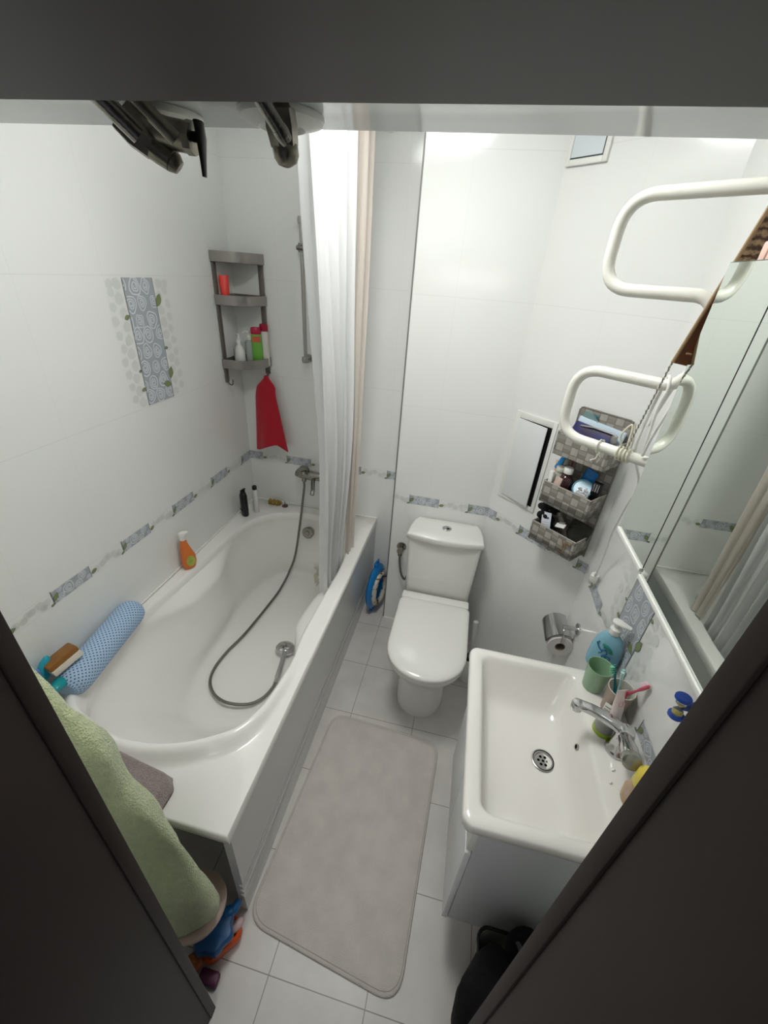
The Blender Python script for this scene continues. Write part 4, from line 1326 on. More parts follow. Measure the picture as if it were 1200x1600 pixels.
m = MB().tube([Mq @ Vector((0, 0, -.012)), Mq @ Vector((0, 0, .004))], [.005, .009], 10).box(-.014, .014, -.012, .012, .0, .034, .004, M=Mq)
m.cyl(Mq @ Vector((-.006, 0, .034)), Mq @ Vector((-.006, 0, .05)), .0022, 8).cyl(Mq @ Vector((.006, 0, .034)), Mq @ Vector((.006, 0, .05)), .0022, 8)
part('plug', m, M_plastic, cab, world=True)

# ================================================================ MIRROR CABINET
MX = 1.597
cb_ = thing('mirror_cabinet', 'white wall cabinet with two tall mirror doors above the washbasin', 'cabinet', (XR, -1.55, 1.4))
m = MB().box(MX + .012, XR - .001, -1.84, -1.272, 1.404, 1.895, .002)
part('cabinet_body', m, M_cab, cb_, world=True)
for y0, y1, z0_ in ((-1.4204, -1.266, 1.412), (-1.84, -1.4216, 1.402)):
    m = MB().box(MX + .001, MX + .012, y0, y1, z0_, 1.902, .0006)
    d_ = part('door', m, M_edge, cb_, world=True)
    m = MB()
    m.add([(MX, y0 + .0012, z0_ + .001), (MX, y1 - .0012, z0_ + .001), (MX, y1 - .0012, 1.9008), (MX, y0 + .0012, 1.9008)], [[0, 1, 2, 3]])
    m.add([(MX + .001, y0 + .0002, z0_), (MX + .001, y1 - .0002, z0_), (MX + .001, y1 - .0002, 1.9018), (MX + .001, y0 + .0002, 1.9018)], [[0, 1, 2, 3]], 1)
    part('mirror', m, [M_mirror, M_edge], d_, world=True, smooth=0)
for y0, y1, z0_ in ((-1.4195, -1.266, 1.412), (-1.84, -1.4225, 1.402)):
    m = MB().box(MX - .004, MX + .012, y0, y1, z0_ - .009, z0_ - .0005, .001)
    part('bottom_ledge', m, M_plastic, cb_, world=True)
# peach item on top
m = MB()
for k in range(3):
    m.box(MX + .016 + 0 * k, MX + .05, -1.322 - k * .020, -1.304 - k * .020, 1.896, 1.9285 - k * .0 + (.002 if k % 2 else 0), .005)
single('soap_bar', m, mat('peach_pink', (232, 198, 184), .45, sss=.1), 'peach pink ribbed soap bar on top of the mirror cabinet', 'soap', (MX + .03, -1.32, 1.896))

# ================================================================ TOILET ROLL HOLDER
t = thing('toilet_roll_holder', 'chrome toilet roll holder with a curved cover on the wall behind the washbasin', 'toilet roll holder', (XR, -.75, .65))
m = MB().cyl((XR, -.752, .650), (XR - .007, -.752, .650), .024, 26).cyl((XR, -.752, .650), (XR - .062, -.752, .648), .009, 14)
part('wall_plate', m, M_chrome, t, world=True)
m = MB().tube(fold_bend([(XR - .058, -.752, .648), (XR - .058, -.775, .640), (XR - .052, -.775, .580), (XR - .052, -.66, .566)], .012), .004, 10)
part('roll_arm', m, M_chrome, t, world=True)
rc = Vector((XR - .050, -.72, .552))
def cov(u, v):
    a = math.radians(62 + 118 * u)
    R_ = .058
    return (rc.x + math.cos(a) * R_ * 1.0, -.765 + v * .13, rc.z + .006 + math.sin(a) * R_)
m = MB().grid(cov, 16, 6).grid(lambda u, v: tuple(Vector(cov(u, v)) + Vector((math.cos(math.radians(62 + 118 * u)), 0, math.sin(math.radians(62 + 118 * u)))) * .0015), 16, 6)
part('cover', m, M_chrome, t, world=True)
t = thing('toilet_roll', 'white toilet roll on the chrome holder behind the washbasin', 'toilet roll', tuple(rc))
m = MB().loft([[(r * math.cos(a), y, r * math.sin(a)) for a in [2 * pi * k / 40 for k in range(40)]] for r, y in ((.020, -.05), (.049, -.05), (.0505, -.048), (.0505, .048), (.049, .05), (.020, .05), (.020, -.05))], False, False)
part('paper', m, mat('tissue_paper', (222, 216, 212), .9), t)
m = MB().loft([[(r * math.cos(a), y, r * math.sin(a)) for a in [2 * pi * k / 30 for k in range(30)]] for r, y in ((.0185, -.0502), (.0202, -.0502), (.0202, .0502), (.0185, .0502), (.0185, -.0502))], False, False)
part('core', m, mat('cardboard', (128, 112, 98), .9), t)

# ================================================================ VANITY + BASIN
SXL, SXR, SYF, SYB, SZT = 1.374, 1.822, -1.634, -1.104, .80
van = thing('vanity_cabinet', 'white wall-hung vanity cabinet under the washbasin, its door a little open', 'cabinet', (1.6, -1.37, .5))
CZ0, CZ1 = .20, .752
m = MB()
m.box(1.425, XR - .004, -1.611, -1.596, CZ0, CZ1, .001).box(1.425, XR - .004, -1.140, -1.124, CZ0, CZ1, .001).box(1.425, XR - .004, -1.596, -1.140, CZ0, CZ0 + .016, .001).box(XR - .02, XR - .004, -1.596, -1.140, CZ0, CZ1, .001)
part('carcass', m, mat('grey_white_laminate', (196, 198, 200), .35), van, world=True)
Md = Matrix.Translation((1.405, -1.372, 0)) @ Matrix.Rotation(math.radians(0), 4, 'Z')
m = MB().box(1.408, 1.4235, -1.613, -1.374, CZ0 - .002, .625, .0015)
part('door', m, M_cab, van, world=True)
m = MB().box(1.408, 1.4235, -1.370, -1.124, CZ0 - .002, .625, .0015)
part('door', m, M_cab, van, world=True)
m = MB().box(1.409, 1.425, -1.612, -1.124, .640, CZ1, .001)
part('top_rail', m, M_plastic, van, world=True)
sink = thing('washbasin', 'white rectangular ceramic washbasin on the vanity with a wide rear deck', 'washbasin', (1.6, -1.37, .752))
def basin(x0, x1, y0, y1, r, z):
    return ring(rrect(x0, x1, y0, y1, r, 8), z)
m = MB()
rg = [basin(SXL + .012, SXR, SYF + .012, SYB - .012, .024, .753), basin(SXL + .003, SXR, SYF + .003, SYB - .003, .026, .765), basin(SXL, SXR, SYF, SYB, .028, .785), basin(SXL + .001, SXR, SYF + .001, SYB - .001, .028, .797), basin(SXL + .005, SXR - .002, SYF + .005, SYB - .005, .026, .8015),
      basin(SXL + .018, SXR - .006, SYF + .018, SYB - .016, .02, .802)]
bx0, bx1, by0, by1 = 1.414, 1.702, -1.598, -1.136
rg += [basin(bx0 - .006, bx1 + .006, by0 - .006, by1 + .006, .030, .8015), basin(bx0, bx1, by0, by1, .030, .797), basin(bx0 + .004, bx1 - .006, by0 + .004, by1 - .006, .030, .786),
       basin(bx0 + .010, bx1 - .020, by0 + .012, by1 - .032, .034, .740), basin(bx0 + .016, bx1 - .032, by0 + .020, by1 - .056, .036, .704), basin(bx0 + .024, bx1 - .042, by0 + .030, by1 - .070, .038, .690), basin(bx0 + .045, bx1 - .058, by0 + .055, by1 - .095, .04, .682),
       basin(bx0 + .11, bx1 - .075, by0 + .15, by1 - .17, .03, .678), basin(bx0 + .16, bx1 - .090, by0 + .21, by1 - .215, .01, .6765)]
m.loft(rg, False, True)
part('basin_shell', m, M_sinkc, sink, world=True, smooth=60)
m = MB().lathe([(.031, 0), (.033, .003), (.030, .005), (.024, .0045), (.022, .001), (.002, .001)], (1.610, -1.361, .676), 32)
dn = part('drain', m, M_steel, sink, world=True, label='steel drain with seven holes')
m = MB()
for k in range(7):
    rr_, a = (0, 0) if k == 6 else (.0125, 2 * pi * k / 6)
    m.lathe([(.0040, 0), (.0001, 0)], (1.610 + rr_ * math.cos(a), -1.361 + rr_ * math.sin(a), .6775), 12)
m.lathe([(.0295, 0), (.027, 0)], (1.610, -1.361, .6812), 30, cap0=False, cap1=False)
part('drain_holes', m, M_hole, dn, world=True)
Mo = axis_m((1.6835, -1.345, .752), (-1, 0, .25))
m = MB().lathe([(.008, -.002), (.0085, .002), (.006, .0025)], (0, 0, 0), 20, M=Mo, cap1=False).lathe([(.006, .001), (.0005, .001)], (0, 0, 0), 16, M=Mo, mi=1)
part('overflow', m, [M_steel, M_hole], sink, world=True)
# two tiny soap crumbs
for (x, y, sx_) in ((1.745, -1.42, 1), (1.73, -1.455, .8)):
    m = blob((0, 0, .002), .006 * sx_, .003, .0025, eul(0, 0, 30))
    single('soap_crumb', m, M_plastic, 'tiny white soap crumb on the washbasin deck ' + ('nearer the faucet' if sx_ == 1 else 'further from the faucet, nearer the door'), 'soap crumb', (x, y, .8015), world=False)

# ================================================================ FAUCET
fa = thing('basin_faucet', 'chrome basin faucet with a long flat spout and a clear-ended knob', 'faucet', (1.765, -1.36, .802))
fx, fy = 1.765, -1.362
m = MB().lathe([(.028, 0), (.029, .003), (.027, .010), (.0225, .016), (.021, .06), (.022, .075), (.018, .09), (.004, .093)], (fx, fy, .8015), 30)
part('body', m, M_chrome, fa, world=True)
m = MB()
sp = catmull([(fx + .004, fy + .006, .868), (fx - .03, fy + .014, .888), (fx - .075, fy + .028, .898), (fx - .112, fy + .040, .896)], 7)
rings_ = []
for i, p in enumerate(sp):
    t_ = i / (len(sp) - 1)
    d_ = (sp[min(i + 1, len(sp) - 1)] - sp[max(i - 1, 0)]).normalized()
    sd_ = d_.cross(Vector((0, 0, 1))).normalized()
    up_ = sd_.cross(d_)
    w, hh_ = .018 - .003 * t_ , .011 - .003 * t_
    rings_.append([p + sd_ * w * math.copysign(abs(math.cos(a)) ** .6, math.cos(a)) + up_ * hh_ * math.copysign(abs(math.sin(a)) ** .6, math.sin(a)) for a in [2 * pi * k / 24 for k in range(24)]])
m.loft(rings_)
e_ = sp[-1]
m.lathe([(.012, -.018), (.0145, -.016), (.016, 0), (.013, .008), (.002, .010)], (e_.x - .004, e_.y, e_.z), 24)
part('spout', m, M_chrome, fa, world=True)
k0, k1 = Vector((fx - .004, fy - .01, .876)), Vector((fx - .022, fy - .10, .905))
ax_ = (k1 - k0).normalized()
Mk = axis_m(k0, ax_)
m = MB().lathe([(.014, 0), (.018, .008), (.018, .03), (.021, .042), (.0215, .075)], (0, 0, 0), 12, M=Mk)
kb = part('knob', m, M_chrome, fa, world=True, label='faceted chrome knob')
m = MB().lathe([(.0205, .075), (.0225, .079), (.0215, .092), (.016, .096), (.002, .0965)], (0, 0, 0), 24, M=Mk)
part('knob_cap', m, mat('smoky_clear', (150, 150, 140), .15, .5), kb, world=True)

# ================================================================ THINGS ON THE BASIN DECK
t = thing('tumbler', 'empty pale green tumbler at the back corner of the washbasin', 'cup', (1.744, -1.166, .802))
m = MB().lathe([(.027, 0), (.0285, .003), (.036, .088), (.0365, .09), (.035, .0895), (.0335, .08), (.027, .006), (.001, .005)], (0, 0, 0), 40)
part('cup_wall', m, mat('sage_green', (150, 184, 150), .3), t)
# blue soap bottle
sb = thing('soap_dispenser', 'light blue hand soap dispenser with white pump against the tiled wall', 'soap dispenser', (1.780, -1.083, .802), -.62)
sec = lambda z, w, d: [(w * math.cos(a), d * math.sin(a), z) for a in [2 * pi * k / 32 for k in range(32)]]
m = MB().loft([sec(0, .034, .018), sec(.005, .041, .022), sec(.03, .044, .023), sec(.07, .043, .023), sec(.10, .038, .021), (sec(.120, .028, .017)), sec(.130, .016, .013), sec(.134, .013, .012)])
part('bottle_body', m, mat('sky_blue_bottle', (136, 186, 206), .25, sss=.1), sb)
m = MB().lathe([(.015, .133), (.016, .136), (.0155, .150), (.011, .154), (.005, .155), (.005, .168)], (0, 0, 0), 22)
m.loft([[(x, y * w, .172 + zz * h2) for y, zz in [(math.cos(a), math.sin(a)) for a in [2 * pi * k / 16 for k in range(16)]]] for x, w, h2 in ((-.016, .006, .003), (-.012, .013, .005), (0, .015, .006), (.018, .010, .005), (.034, .006, .004), (.036, .003, .002))])
part('pump', m, M_plastic, sb, label='white pump head')
def front(x, z, e=.0008):
    z = z + .012
    x = x * 1.15 + .004
    w = .0445
    return (x, -(.0228 * math.sqrt(max(0, 1 - (x / w) ** 2))) - e, z)
m = MB()
def inkline(pts, r, mi=0):
    m.tube([front(x, z) for x, z in pts], r, 6, mi=mi)
inkline(catmull([(-.022, .088, 0), (-.026, .080, 0), (-.018, .070, 0), (-.008, .062, 0), (-.014, .052, 0)], 5) and [(p.x, p.y) for p in catmull([(-.022, .088, 0), (-.026, .080, 0), (-.018, .070, 0), (-.008, .062, 0), (-.014, .052, 0)], 5)], .0016)
inkline([(p.x, p.y) for p in catmull([(-.010, .066, 0), (0, .072, 0), (.004, .062, 0), (-.004, .050, 0), (-.002, .038, 0)], 5)], .0017)
inkline([(p.x, p.y) for p in catmull([(.002, .052, 0), (.012, .056, 0), (.015, .047, 0), (.006, .042, 0), (.004, .050, 0)], 5)], .0015)
inkline([(p.x, p.y) for p in catmull([(-.004, .046, 0), (.010, .034, 0), (.018, .024, 0)], 5)], .0017)
inkline([(p.x, p.y) for p in catmull([(-.012, .086, 0), (.0, .086, 0), (.010, .078, 0), (.014, .070, 0)], 5)], .0036, 1)
inkline([(p.x, p.y) for p in catmull([(-.008, .080, 0), (.004, .080, 0), (.010, .070, 0)], 5)], .0030, 1)
part('bottle_label', m, [mat('ink_deep_blue', (18, 98, 142), .4), mat('ink_teal_green', (44, 132, 118), .4)], sb, label='deep blue handwriting-like logo over green leaves')
sb.scale = (1.04, 1.05, 1.14)
# toothbrush cup
tc_ = thing('toothbrush_cup', 'taupe toothbrush cup with white inside between the faucet and the soap dispenser', 'cup', (1.782, -1.238, .802))
m = MB().lathe([(.027, 0), (.029, .003), (.035, .092), (.0355, .094)], (0, 0, 0), 40, cap1=False).lathe([(.0355, .094), (.0335, .094), (.026, .006), (.001, .005)], (0, 0, 0), 40, mi=1, cap0=False)
part('cup_wall', m, [mat('taupe_cup', (172, 152, 138), .4), mat('offwhite_inner', (214, 212, 200), .35)], tc_)
def tbrush(label, base, top, hc, bc, bdir):
    base, top = Vector(base), Vector(top)
    t_ = thing('toothbrush', label, 'toothbrush', tuple(base), group=None)
    d_ = (top - base)
    hd = base + d_ * .84
    m_ = MB().tube([base, base + d_ * .4, base + d_ * .72, hd, top], [.0042, .0050, .0030, .0048, .0042], 12)
    part('handle', m_, hc, t_, world=True)
    dn_ = d_.normalized()
    bd = (Vector(bdir) - dn_ * Vector(bdir).dot(dn_)).normalized()
    sd_ = dn_.cross(bd)
    m_ = MB()
    for q in range(4):
        for r_ in (-1, 0, 1):
            o_ = hd + dn_ * (q * .0062) + sd_ * r_ * .003 + bd * .003
            m_.cyl(o_, o_ + bd * .011, .0016, 6)
    part('bristles', m_, bc, t_, world=True)
b0_ = Vector((1.782, -1.238, .812))
tbrush('green toothbrush leaning out of the taupe cup at the back left', b0_ + Vector((.008, -.008, 0)), b0_ + Vector((-.028, .034, .135)), mat('tb_teal', (30, 120, 130), .3), mat('mint_bristle', (130, 206, 172), .6), (-1, -.3, .6))
tbrush('mint toothbrush with pale bristles standing in the middle of the taupe cup', b0_ + Vector((.002, -.012, 0)), b0_ + Vector((-.010, .018, .138)), mat('tb_mint', (150, 204, 200), .3), mat('pale_bristle', (196, 224, 214), .6), (-.5, -.9, .6))
tbrush('pink toothbrush leaning out of the taupe cup toward the wall', b0_ + Vector((-.020, -.004, .03)), b0_ + Vector((.033, -.038, .155)), mat('tb_pink', (196, 84, 106), .3), mat('pinkwhite_bristle', (222, 200, 204), .6), (.1, .9, .5))
# toothpaste tube
t = thing('toothpaste_tube', 'white and red toothpaste tube leaning on the taupe cup', 'toothpaste', (1.776, -1.285, .802))
Mt = Matrix.Translation((1.770, -1.298, .806)) @ eul(-16, 8, 25)
m = MB().loft([[(w * math.cos(a), d * math.sin(a), z) for a in [2 * pi * k / 20 for k in range(20)]] for z, w, d in ((.020, .010, .010), (.026, .016, .014), (.06, .018, .011), (.10, .0195, .005), (.118, .020, .001))], M=Mt)
part('tube_body', m, mat('paste_white', (226, 212, 208), .35), t, world=True)
m = MB().lathe([(.009, 0), (.011, .002), (.011, .020), (.002, .021)], (0, 0, 0), 16, M=Mt)
part('cap', m, M_plastic, t, world=True)
m = MB().box(.008, .013, -.0062, -.0040, .072, .116, .001, M=Mt).tube([Mt @ Vector((-.004 + .007 * math.cos(a), -.009, .082 + .009 * math.sin(a))) for a in [2 * pi * k / 16 for k in range(16)]], .0009, 5, closed=True, mi=1)
part('tube_print', m, [mat('print_red', (176, 34, 60), .4), mat('print_pink', (206, 150, 150), .4)], t, world=True, label='dark red stripe')
# card under the cup (white triangle stand)
m = MB().box(-.013, .013, -.001, .001, 0, .058, .0004, M=eul(-14, 0, 0)).box(-.010, .010, -.0016, -.001, .046, .049, mi=1, M=eul(-14, 0, 0)).box(-.010, .010, -.0016, -.001, .038, .040, mi=1, M=eul(-14, 0, 0))
single('paper_card', m, [M_plastic, mat('card_print', (150, 146, 130), .6)], 'small white card leaning against the front of the taupe cup', 'card', (1.748, -1.282, .803), world=False, rotz=-.6)
t = thing('cream_jar', 'clear pot with a lime green lid standing upside down under the faucet spout', 'jar', (1.742, -1.312, .802))
m = MB().lathe([(.026, 0), (.027, .002), (.027, .012), (.026, .013)], (0, 0, 0), 30)
part('lid', m, mat('lime_lid', (158, 188, 40), .3), t, label='lime green lid')
m = MB().lathe([(.0255, .013), (.0255, .040), (.022, .046), (.002, .046)], (0, 0, 0), 30)
part('jar_body', m, mat('clear_pot', (220, 224, 216), .12, trans=.6), t)
# yellow bottle by the jamb
yb_ = t = thing('yellow_bottle', 'squat yellow-capped bottle half hidden by the right door jamb', 'bottle', (1.772, -1.487, .802))
m = MB().lathe([(.024, 0), (.026, .004), (.028, .03), (.022, .055)], (0, 0, 0), 24)
part('bottle_body', m, mat('pale_pink_clear', (212, 184, 168), .25, trans=.25, rgb2=(206, 170, 110), noise_scale=40), t)
m = MB().lathe([(.021, .055), (.023, .058), (.022, .088), (.016, .096), (.002, .098)], (0, 0, 0), 24)
part('cap', m, mat('yellow_cap', (226, 204, 88), .3), t, label='yellow cap')
yb_.scale = (1.15, 1.15, 1.25)
# hourglass timer
Mg0 = Vector((1.788, -1.425, 1.083))
hgt = thing('sand_timer', 'small blue and clear sand timer stuck on the tiles by the right door jamb', 'sand timer', tuple(Mg0))
Ag = axis_m((0, 0, 0), (-.05, .10, 1))
M_royal = mat('royal_blue', (24, 70, 168), .25)
m = MB().lathe([(.0145, -.030), (.016, -.028), (.016, -.022), (.010, -.020)], (0, 0, 0), 26, M=Ag)
part('end_cap', m, M_royal, hgt, label='royal blue end cap')
m = MB().lathe([(.010, .020), (.016, .022), (.016, .028), (.0145, .030)], (0, 0, 0), 26, M=Ag)
part('end_cap', m, M_royal, hgt, label='royal blue end cap')
m = MB().lathe([(.011, -.020), (.0105, -.010), (.0025, 0), (.0105, .010), (.011, .020)], (0, 0, 0), 24, M=Ag)
part('glass_bulb', m, mat('clear_glass', (236, 240, 232), .04, trans=.9), hgt)
m = MB().lathe([(.008, -.019), (.006, -.015), (.001, -.011)], (0, 0, 0), 18, M=Ag).lathe([(.0012, .003), (.004, .008), (.0045, .011)], (0, 0, 0), 18, M=Ag)
part('sand', m, mat('yellow_sand', (218, 200, 96), .8), hgt)
m = MB().lathe([(.009, 0), (.014, .006), (.017, .012), (.004, .013)], (0, 0, 0), 22, M=axis_m((.020, 0, 0), (1, 0, 0))).box(.006, .024, -.004, .004, -.006, .006, .001)
part('suction_cup', m, mat('blue_rubber', (28, 66, 140), .35), hgt)

# ================================================================ RUG
def quad_round(c, r, n=8):
    out = []
    k = len(c)
    for i in range(k):
        a, b, d_ = Vector(c[i - 1]), Vector(c[i]), Vector(c[(i + 1) % k])
        u, v = (a - b).normalized(), (d_ - b).normalized()
        p, q = b + u * r, b + v * r
        for j in range(n + 1):
            t_ = j / n
            out.append(p * (1 - t_) ** 2 + b * 2 * t_ * (1 - t_) + q * t_ * t_)
    return out
rc_ = [(.850, -.945), (1.362, -.968), (1.325, -1.782), (.803, -1.714)]
base = quad_round(rc_, .075)
cen = Vector((1.09, -1.35))
def rr_off(d):
    return [p + (cen - p).normalized() * d for p in base]
def rz(p, h):
    return h * (1 + .25 * noise.noise(Vector((p[0] * 9, p[1] * 9, 1))))
m = MB()
rgs = []
for d, z in ((0, .001), (-.001, .005), (.003, .009), (.009, .0085), (.014, .0105), (.03, .013), (.06, .0135)):
    rgs.append([(p.x, p.y, z) for p in rr_off(d)])
inner = rr_off(.06)
for s in (.9, .78, .66, .54, .42, .3, .18, .06):
    rg = []
    for p in inner:
        q = cen + (p - cen) * s
        crease = -.004 * math.exp(-((q.y + 1.365 + .10 * (q.x - .9)) / .010) ** 2) * (1 if q.x > .85 else 0)
        rg.append((q.x, q.y, .0135 + .0025 * noise.noise(Vector((q.x * 8, q.y * 8, 0))) + crease))
    rgs.append(rg)
m.loft(rgs, True, True)
rug = thing('bath_rug', 'grey rectangular plush bath rug with rounded corners on the tiled floor', 'rug', (1.09, -1.35, 0))
part('rug_pile', m, M_rug, rug, world=True, smooth=60)
hb = rr_off(.0115)
m = MB().tube([(p.x, p.y, .0088) for p in hb], .0016, 6, closed=True)
part('hem', m, mat('grey_hem', (176, 169, 162), .9), rug, world=True)

# ================================================================ TOWELS
def towel(outline_r, outline_l, ydepth, thick, nv=70, nu=44, seed=1.0, lump=.012):
    """closed lumpy sheet between two polylines given as (x, y, z)"""
    R = catmull(outline_r, 12)
    L = catmull(outline_l, 12)
    def at(P, t_):
        f = t_ * (len(P) - 1)
        i = min(int(f), len(P) - 2)
        return P[i].lerp(P[i + 1], f - i)
    rgs = []
    for j in range(nv + 1):
        t_ = j / nv
        a, b = at(L, t_), at(R, t_)
        ax = (b - a)
        w = ax.length
        ax.normalize()
        nrm = Vector((-.25, -1, .1)).cross(Vector((0, 0, 1)))
        out = Vector((ax.y, -ax.x, 0)).normalized() if abs(ax.y) + abs(ax.x) > 1e-6 else Vector((0, -1, 0))
        e = math.sin(pi * min(max(t_, .035), .965)) ** .35
        rg = []
        for k in range(nu):
            an = 2 * pi * k / nu
            c_, s_ = math.cos(an), math.sin(an)
            x = w / 2 * math.copysign(abs(c_) ** .75, c_)
            d = thick / 2 * math.copysign(abs(s_) ** .6, s_) * e
            p = a.lerp(b, .5) + ax * x * (.93 + .07 * e) + out * d
            n_ = noise.noise(Vector((p.x * 9 + seed, p.y * 8, p.z * 6))) * lump * 1.6 + noise.noise(Vector((p.x * 40 + seed, p.y * 40, p.z * 30))) * .0025
            p = p + out * n_ * math.copysign(1, s_) + ax * n_ * .5 * c_
            rg.append(p)
        rgs.append(rg)
    return MB().loft(rgs)
R_ = [(.300, -1.735, 1.30), (.46, -1.735, 1.17), (.535, -1.74, 1.07), (.602, -1.745, .97), (.640, -1.75, .82), (.700, -1.755, .67), (.752, -1.76, .50), (.786, -1.765, .375), (.792, -1.77, .315), (.770, -1.785, .28)]
L_ = [(.20, -1.80, 1.30), (.26, -1.83, 1.17), (.30, -1.85, 1.07), (.34, -1.86, .95), (.38, -1.865, .82), (.43, -1.865, .67), (.49, -1.865, .50), (.55, -1.865, .37), (.60, -1.865, .30), (.63, -1.865, .27)]
m = towel(R_, L_, 0, .060)
single('bath_towel', m, M_green_towel, 'pale green terry bath towel hanging beside the left door jamb', 'towel', (.5, -1.8, .27), smooth=70)
m = MB().box(.24, .30, YF, YF + .02, 1.34, 1.40, .006).tube(catmull([(.27, YF + .01, 1.37), (.27, YF + .05, 1.35), (.27, YF + .07, 1.30), (.27, YF + .09, 1.32)], 5), .006, 8)
single('towel_hook', m, M_steel, 'steel wall hook holding the green towel, behind the left door jamb', 'hook', (.27, YF, 1.34))
R2 = [(.30, -1.565, TZ + .022), (.40, -1.578, TZ + .024), (.50, -1.595, TZ + .023), (.605, -1.617, TZ + .022)]
L2 = [(.20, -1.72, TZ + .020), (.33, -1.735, TZ + .024), (.46, -1.745, TZ + .022), (.606, -1.728, TZ + .012)]
m = towel(R2, L2, 0, .030, 40, 36, 5.0, .004)
mm_ = MB()
def mauve(u, v):
    x = .18 + .425 * u - .022 * sm(.86, 1, u) * (sm(.3, 1, abs(2 * v - 1)) ** 2)
    y = (-1.555 - .055 * u) * (1 - v) + (-1.725) * v
    e = min(u * 20, (1 - u) * 22, v * 12, (1 - v) * 9, 1)
    z = TZ + .008 + .026 * math.sin(min(1, e) * pi / 2) + .004 * noise.noise(Vector((x * 14, y * 14, 2))) - .10 * sm(.85, 1, v) ** 1.5 * 0
    if y < TL - .004:
        z -= (TL - .004 - y) * 3.0
    return (x, y, z)
mm_.grid(mauve, 60, 40)
mm_.grid(lambda u, v: (mauve(u, v)[0], mauve(u, v)[1], max(TZ + .0015 if mauve(u, v)[1] > TL else -9, mauve(u, v)[2] - .030)), 60, 40)
single('hand_towel', mm_, M_mauve, 'mauve terry hand towel folded over the near end of the bath', 'towel', (.4, -1.65, TZ), smooth=70)

# ================================================================ TOYS UNDER THE TOWEL
t = thing('toy_bucket', 'pinkish beige round tub with a wide rim on the floor below the green towel', 'bucket', (.708, -1.770, 0))
m = MB().lathe([(.022, .0), (.025, .004), (.050, .225), (.074, .236), (.083, .246), (.081, .254), (.050, .256), (.002, .256)], (0, 0, 0), 40)
part('bucket_body', m, mat('pinkish_beige', (196, 172, 160), .4), t)
m = MB()
rgs = []
for z, s in ((.115, .5), (.12, .85), (.14, 1.0), (.158, 1.0), (.168, .9), (.172, .3)):
    rgs.append([(.742 + math.cos(a) * .062 * s * (1 + .07 * math.cos(7 * a)), -1.778 + math.sin(a) * .058 * s * (1 + .07 * math.cos(7 * a)), z) for a in [2 * pi * k / 56 for k in range(56)]])
m.loft(rgs)
def mv(mb, dx, dy, dz):
    for v in mb.v: v += Vector((dx, dy, dz))
    return mb
shell = thing('toy_shell', 'deep blue scalloped sand toy between the tub rim and the orange toy', 'toy', (.765, -1.775, .06))
part('shell', mv(m, 0, 0, -.045), mat('deep_blue_toy', (26, 88, 142), .35, noise_amt=.3, noise_scale=12), shell, world=True)
m = MB().tube(catmull([(.765, -1.735, .115), (.782, -1.725, .12), (.788, -1.715, .125), (.788, -1.708, .12)], 5), [.016] * 5 + [.014] * 5 + [.012] * 6, 12)
part('handle', m, mat('deep_blue_toy2', (24, 96, 150), .35), shell, world=True)
bt = thing('toy_boat', 'orange rounded sand toy on the floor under the blue shell toy', 'toy', (.77, -1.79, 0))
Mo_ = Matrix.Translation((.762, -1.778, .002)) @ Matrix.Rotation(math.radians(50), 4, 'Z')
m = MB().loft([ring(rrect(-.050, .050, -.026, .026, .018), 0), ring(rrect(-.056, .056, -.031, .031, .022), .01), ring(rrect(-.060, .060, -.034, .034, .024), .045), ring(rrect(-.056, .056, -.030, .030, .022), .052), ring(rrect(-.048, .048, -.022, .022, .016), .050), ring(rrect(-.044, .044, -.018, .018, .014), .02)], M=Mo_)
part('hull', m, mat('vivid_orange', (208, 84, 26), .35), bt, world=True, smooth=60)
m = blob((.795, -1.742, .055), .014, .024, .012, eul(0, 10, -30))
part('fin', m, mat('pinkish_white', (196, 170, 170), .4), bt, world=True, label='pinkish white fin')
m = blob((.712, -1.842, .045), .028, .022, .03, eul(0, 0, 20))
single('toy_ball', m, mat('amber_red_toy', (150, 62, 30), .4, rgb2=(176, 110, 40), noise_scale=20), 'small amber red toy half hidden by the left door jamb', 'toy', (.712, -1.842, .015))
m = MB().box(.735, .795, -1.872, -1.838, .002, .028, .008)
single('toy_block', m, mat('plum_toy', (86, 30, 66), .45), 'plum purple toy block at the foot of the left door jamb', 'toy', (.765, -1.855, .002))

# ================================================================ LAUNDRY BY THE VANITY
lb = thing('laundry_basket', 'grey laundry basket with a dark rim under the near end of the vanity', 'basket', (1.62, -1.74, 0))
def bk(s, z, o=0):
    return ring(rrect(1.500 - o, 1.790 + o, -1.880 - o, -1.632 + o, .03, 6), z)
m = MB().loft([bk(0, .0, -.03), bk(0, .01, -.025), bk(0, .290, .0), bk(0, .290, -.006), bk(0, .012, -.030)], True, True)
part('basket_wall', m, mat('warm_grey_plastic', (150, 148, 138), .5), lb, world=True)
m = MB().tube([Vector(p) for p in bk(0, .291, -.002)], .0045, 8, closed=True)
part('rim', m, mat('dark_rim', (26, 26, 24), .5), lb, world=True)
m = MB()
rgs = []
prof_ = [(.0, .03), (.004, .055), (.04, .070), (.12, .088), (.20, .098), (.28, .106), (.33, .104), (.365, .078), (.39, .045), (.40, .008)]
for z, r_ in prof_:
    rg = []
    for k in range(48):
        a = 2 * pi * k / 48
        q = r_ * (1 + .10 * math.sin(5 * a + z * 16) * (z / .3) + .06 * noise.noise(Vector((math.cos(a) * 3, math.sin(a) * 3, z * 12))))
        rg.append((1.535 + .06 * z + math.cos(a) * q * .92, -1.785 + math.sin(a) * q, z))
    rgs.append(rg)
m.loft(rgs)
M_blackcloth = mat('black_cloth', (5, 5, 6), .95, rgb2=(6, 6, 12), noise_scale=10, bump=.3, bump_scale=40)
single('laundry_bag', m, M_blackcloth, 'bulging black cloth bag leaning on the grey basket by the right door jamb', 'bag', (1.54, -1.77, 0), smooth=70)
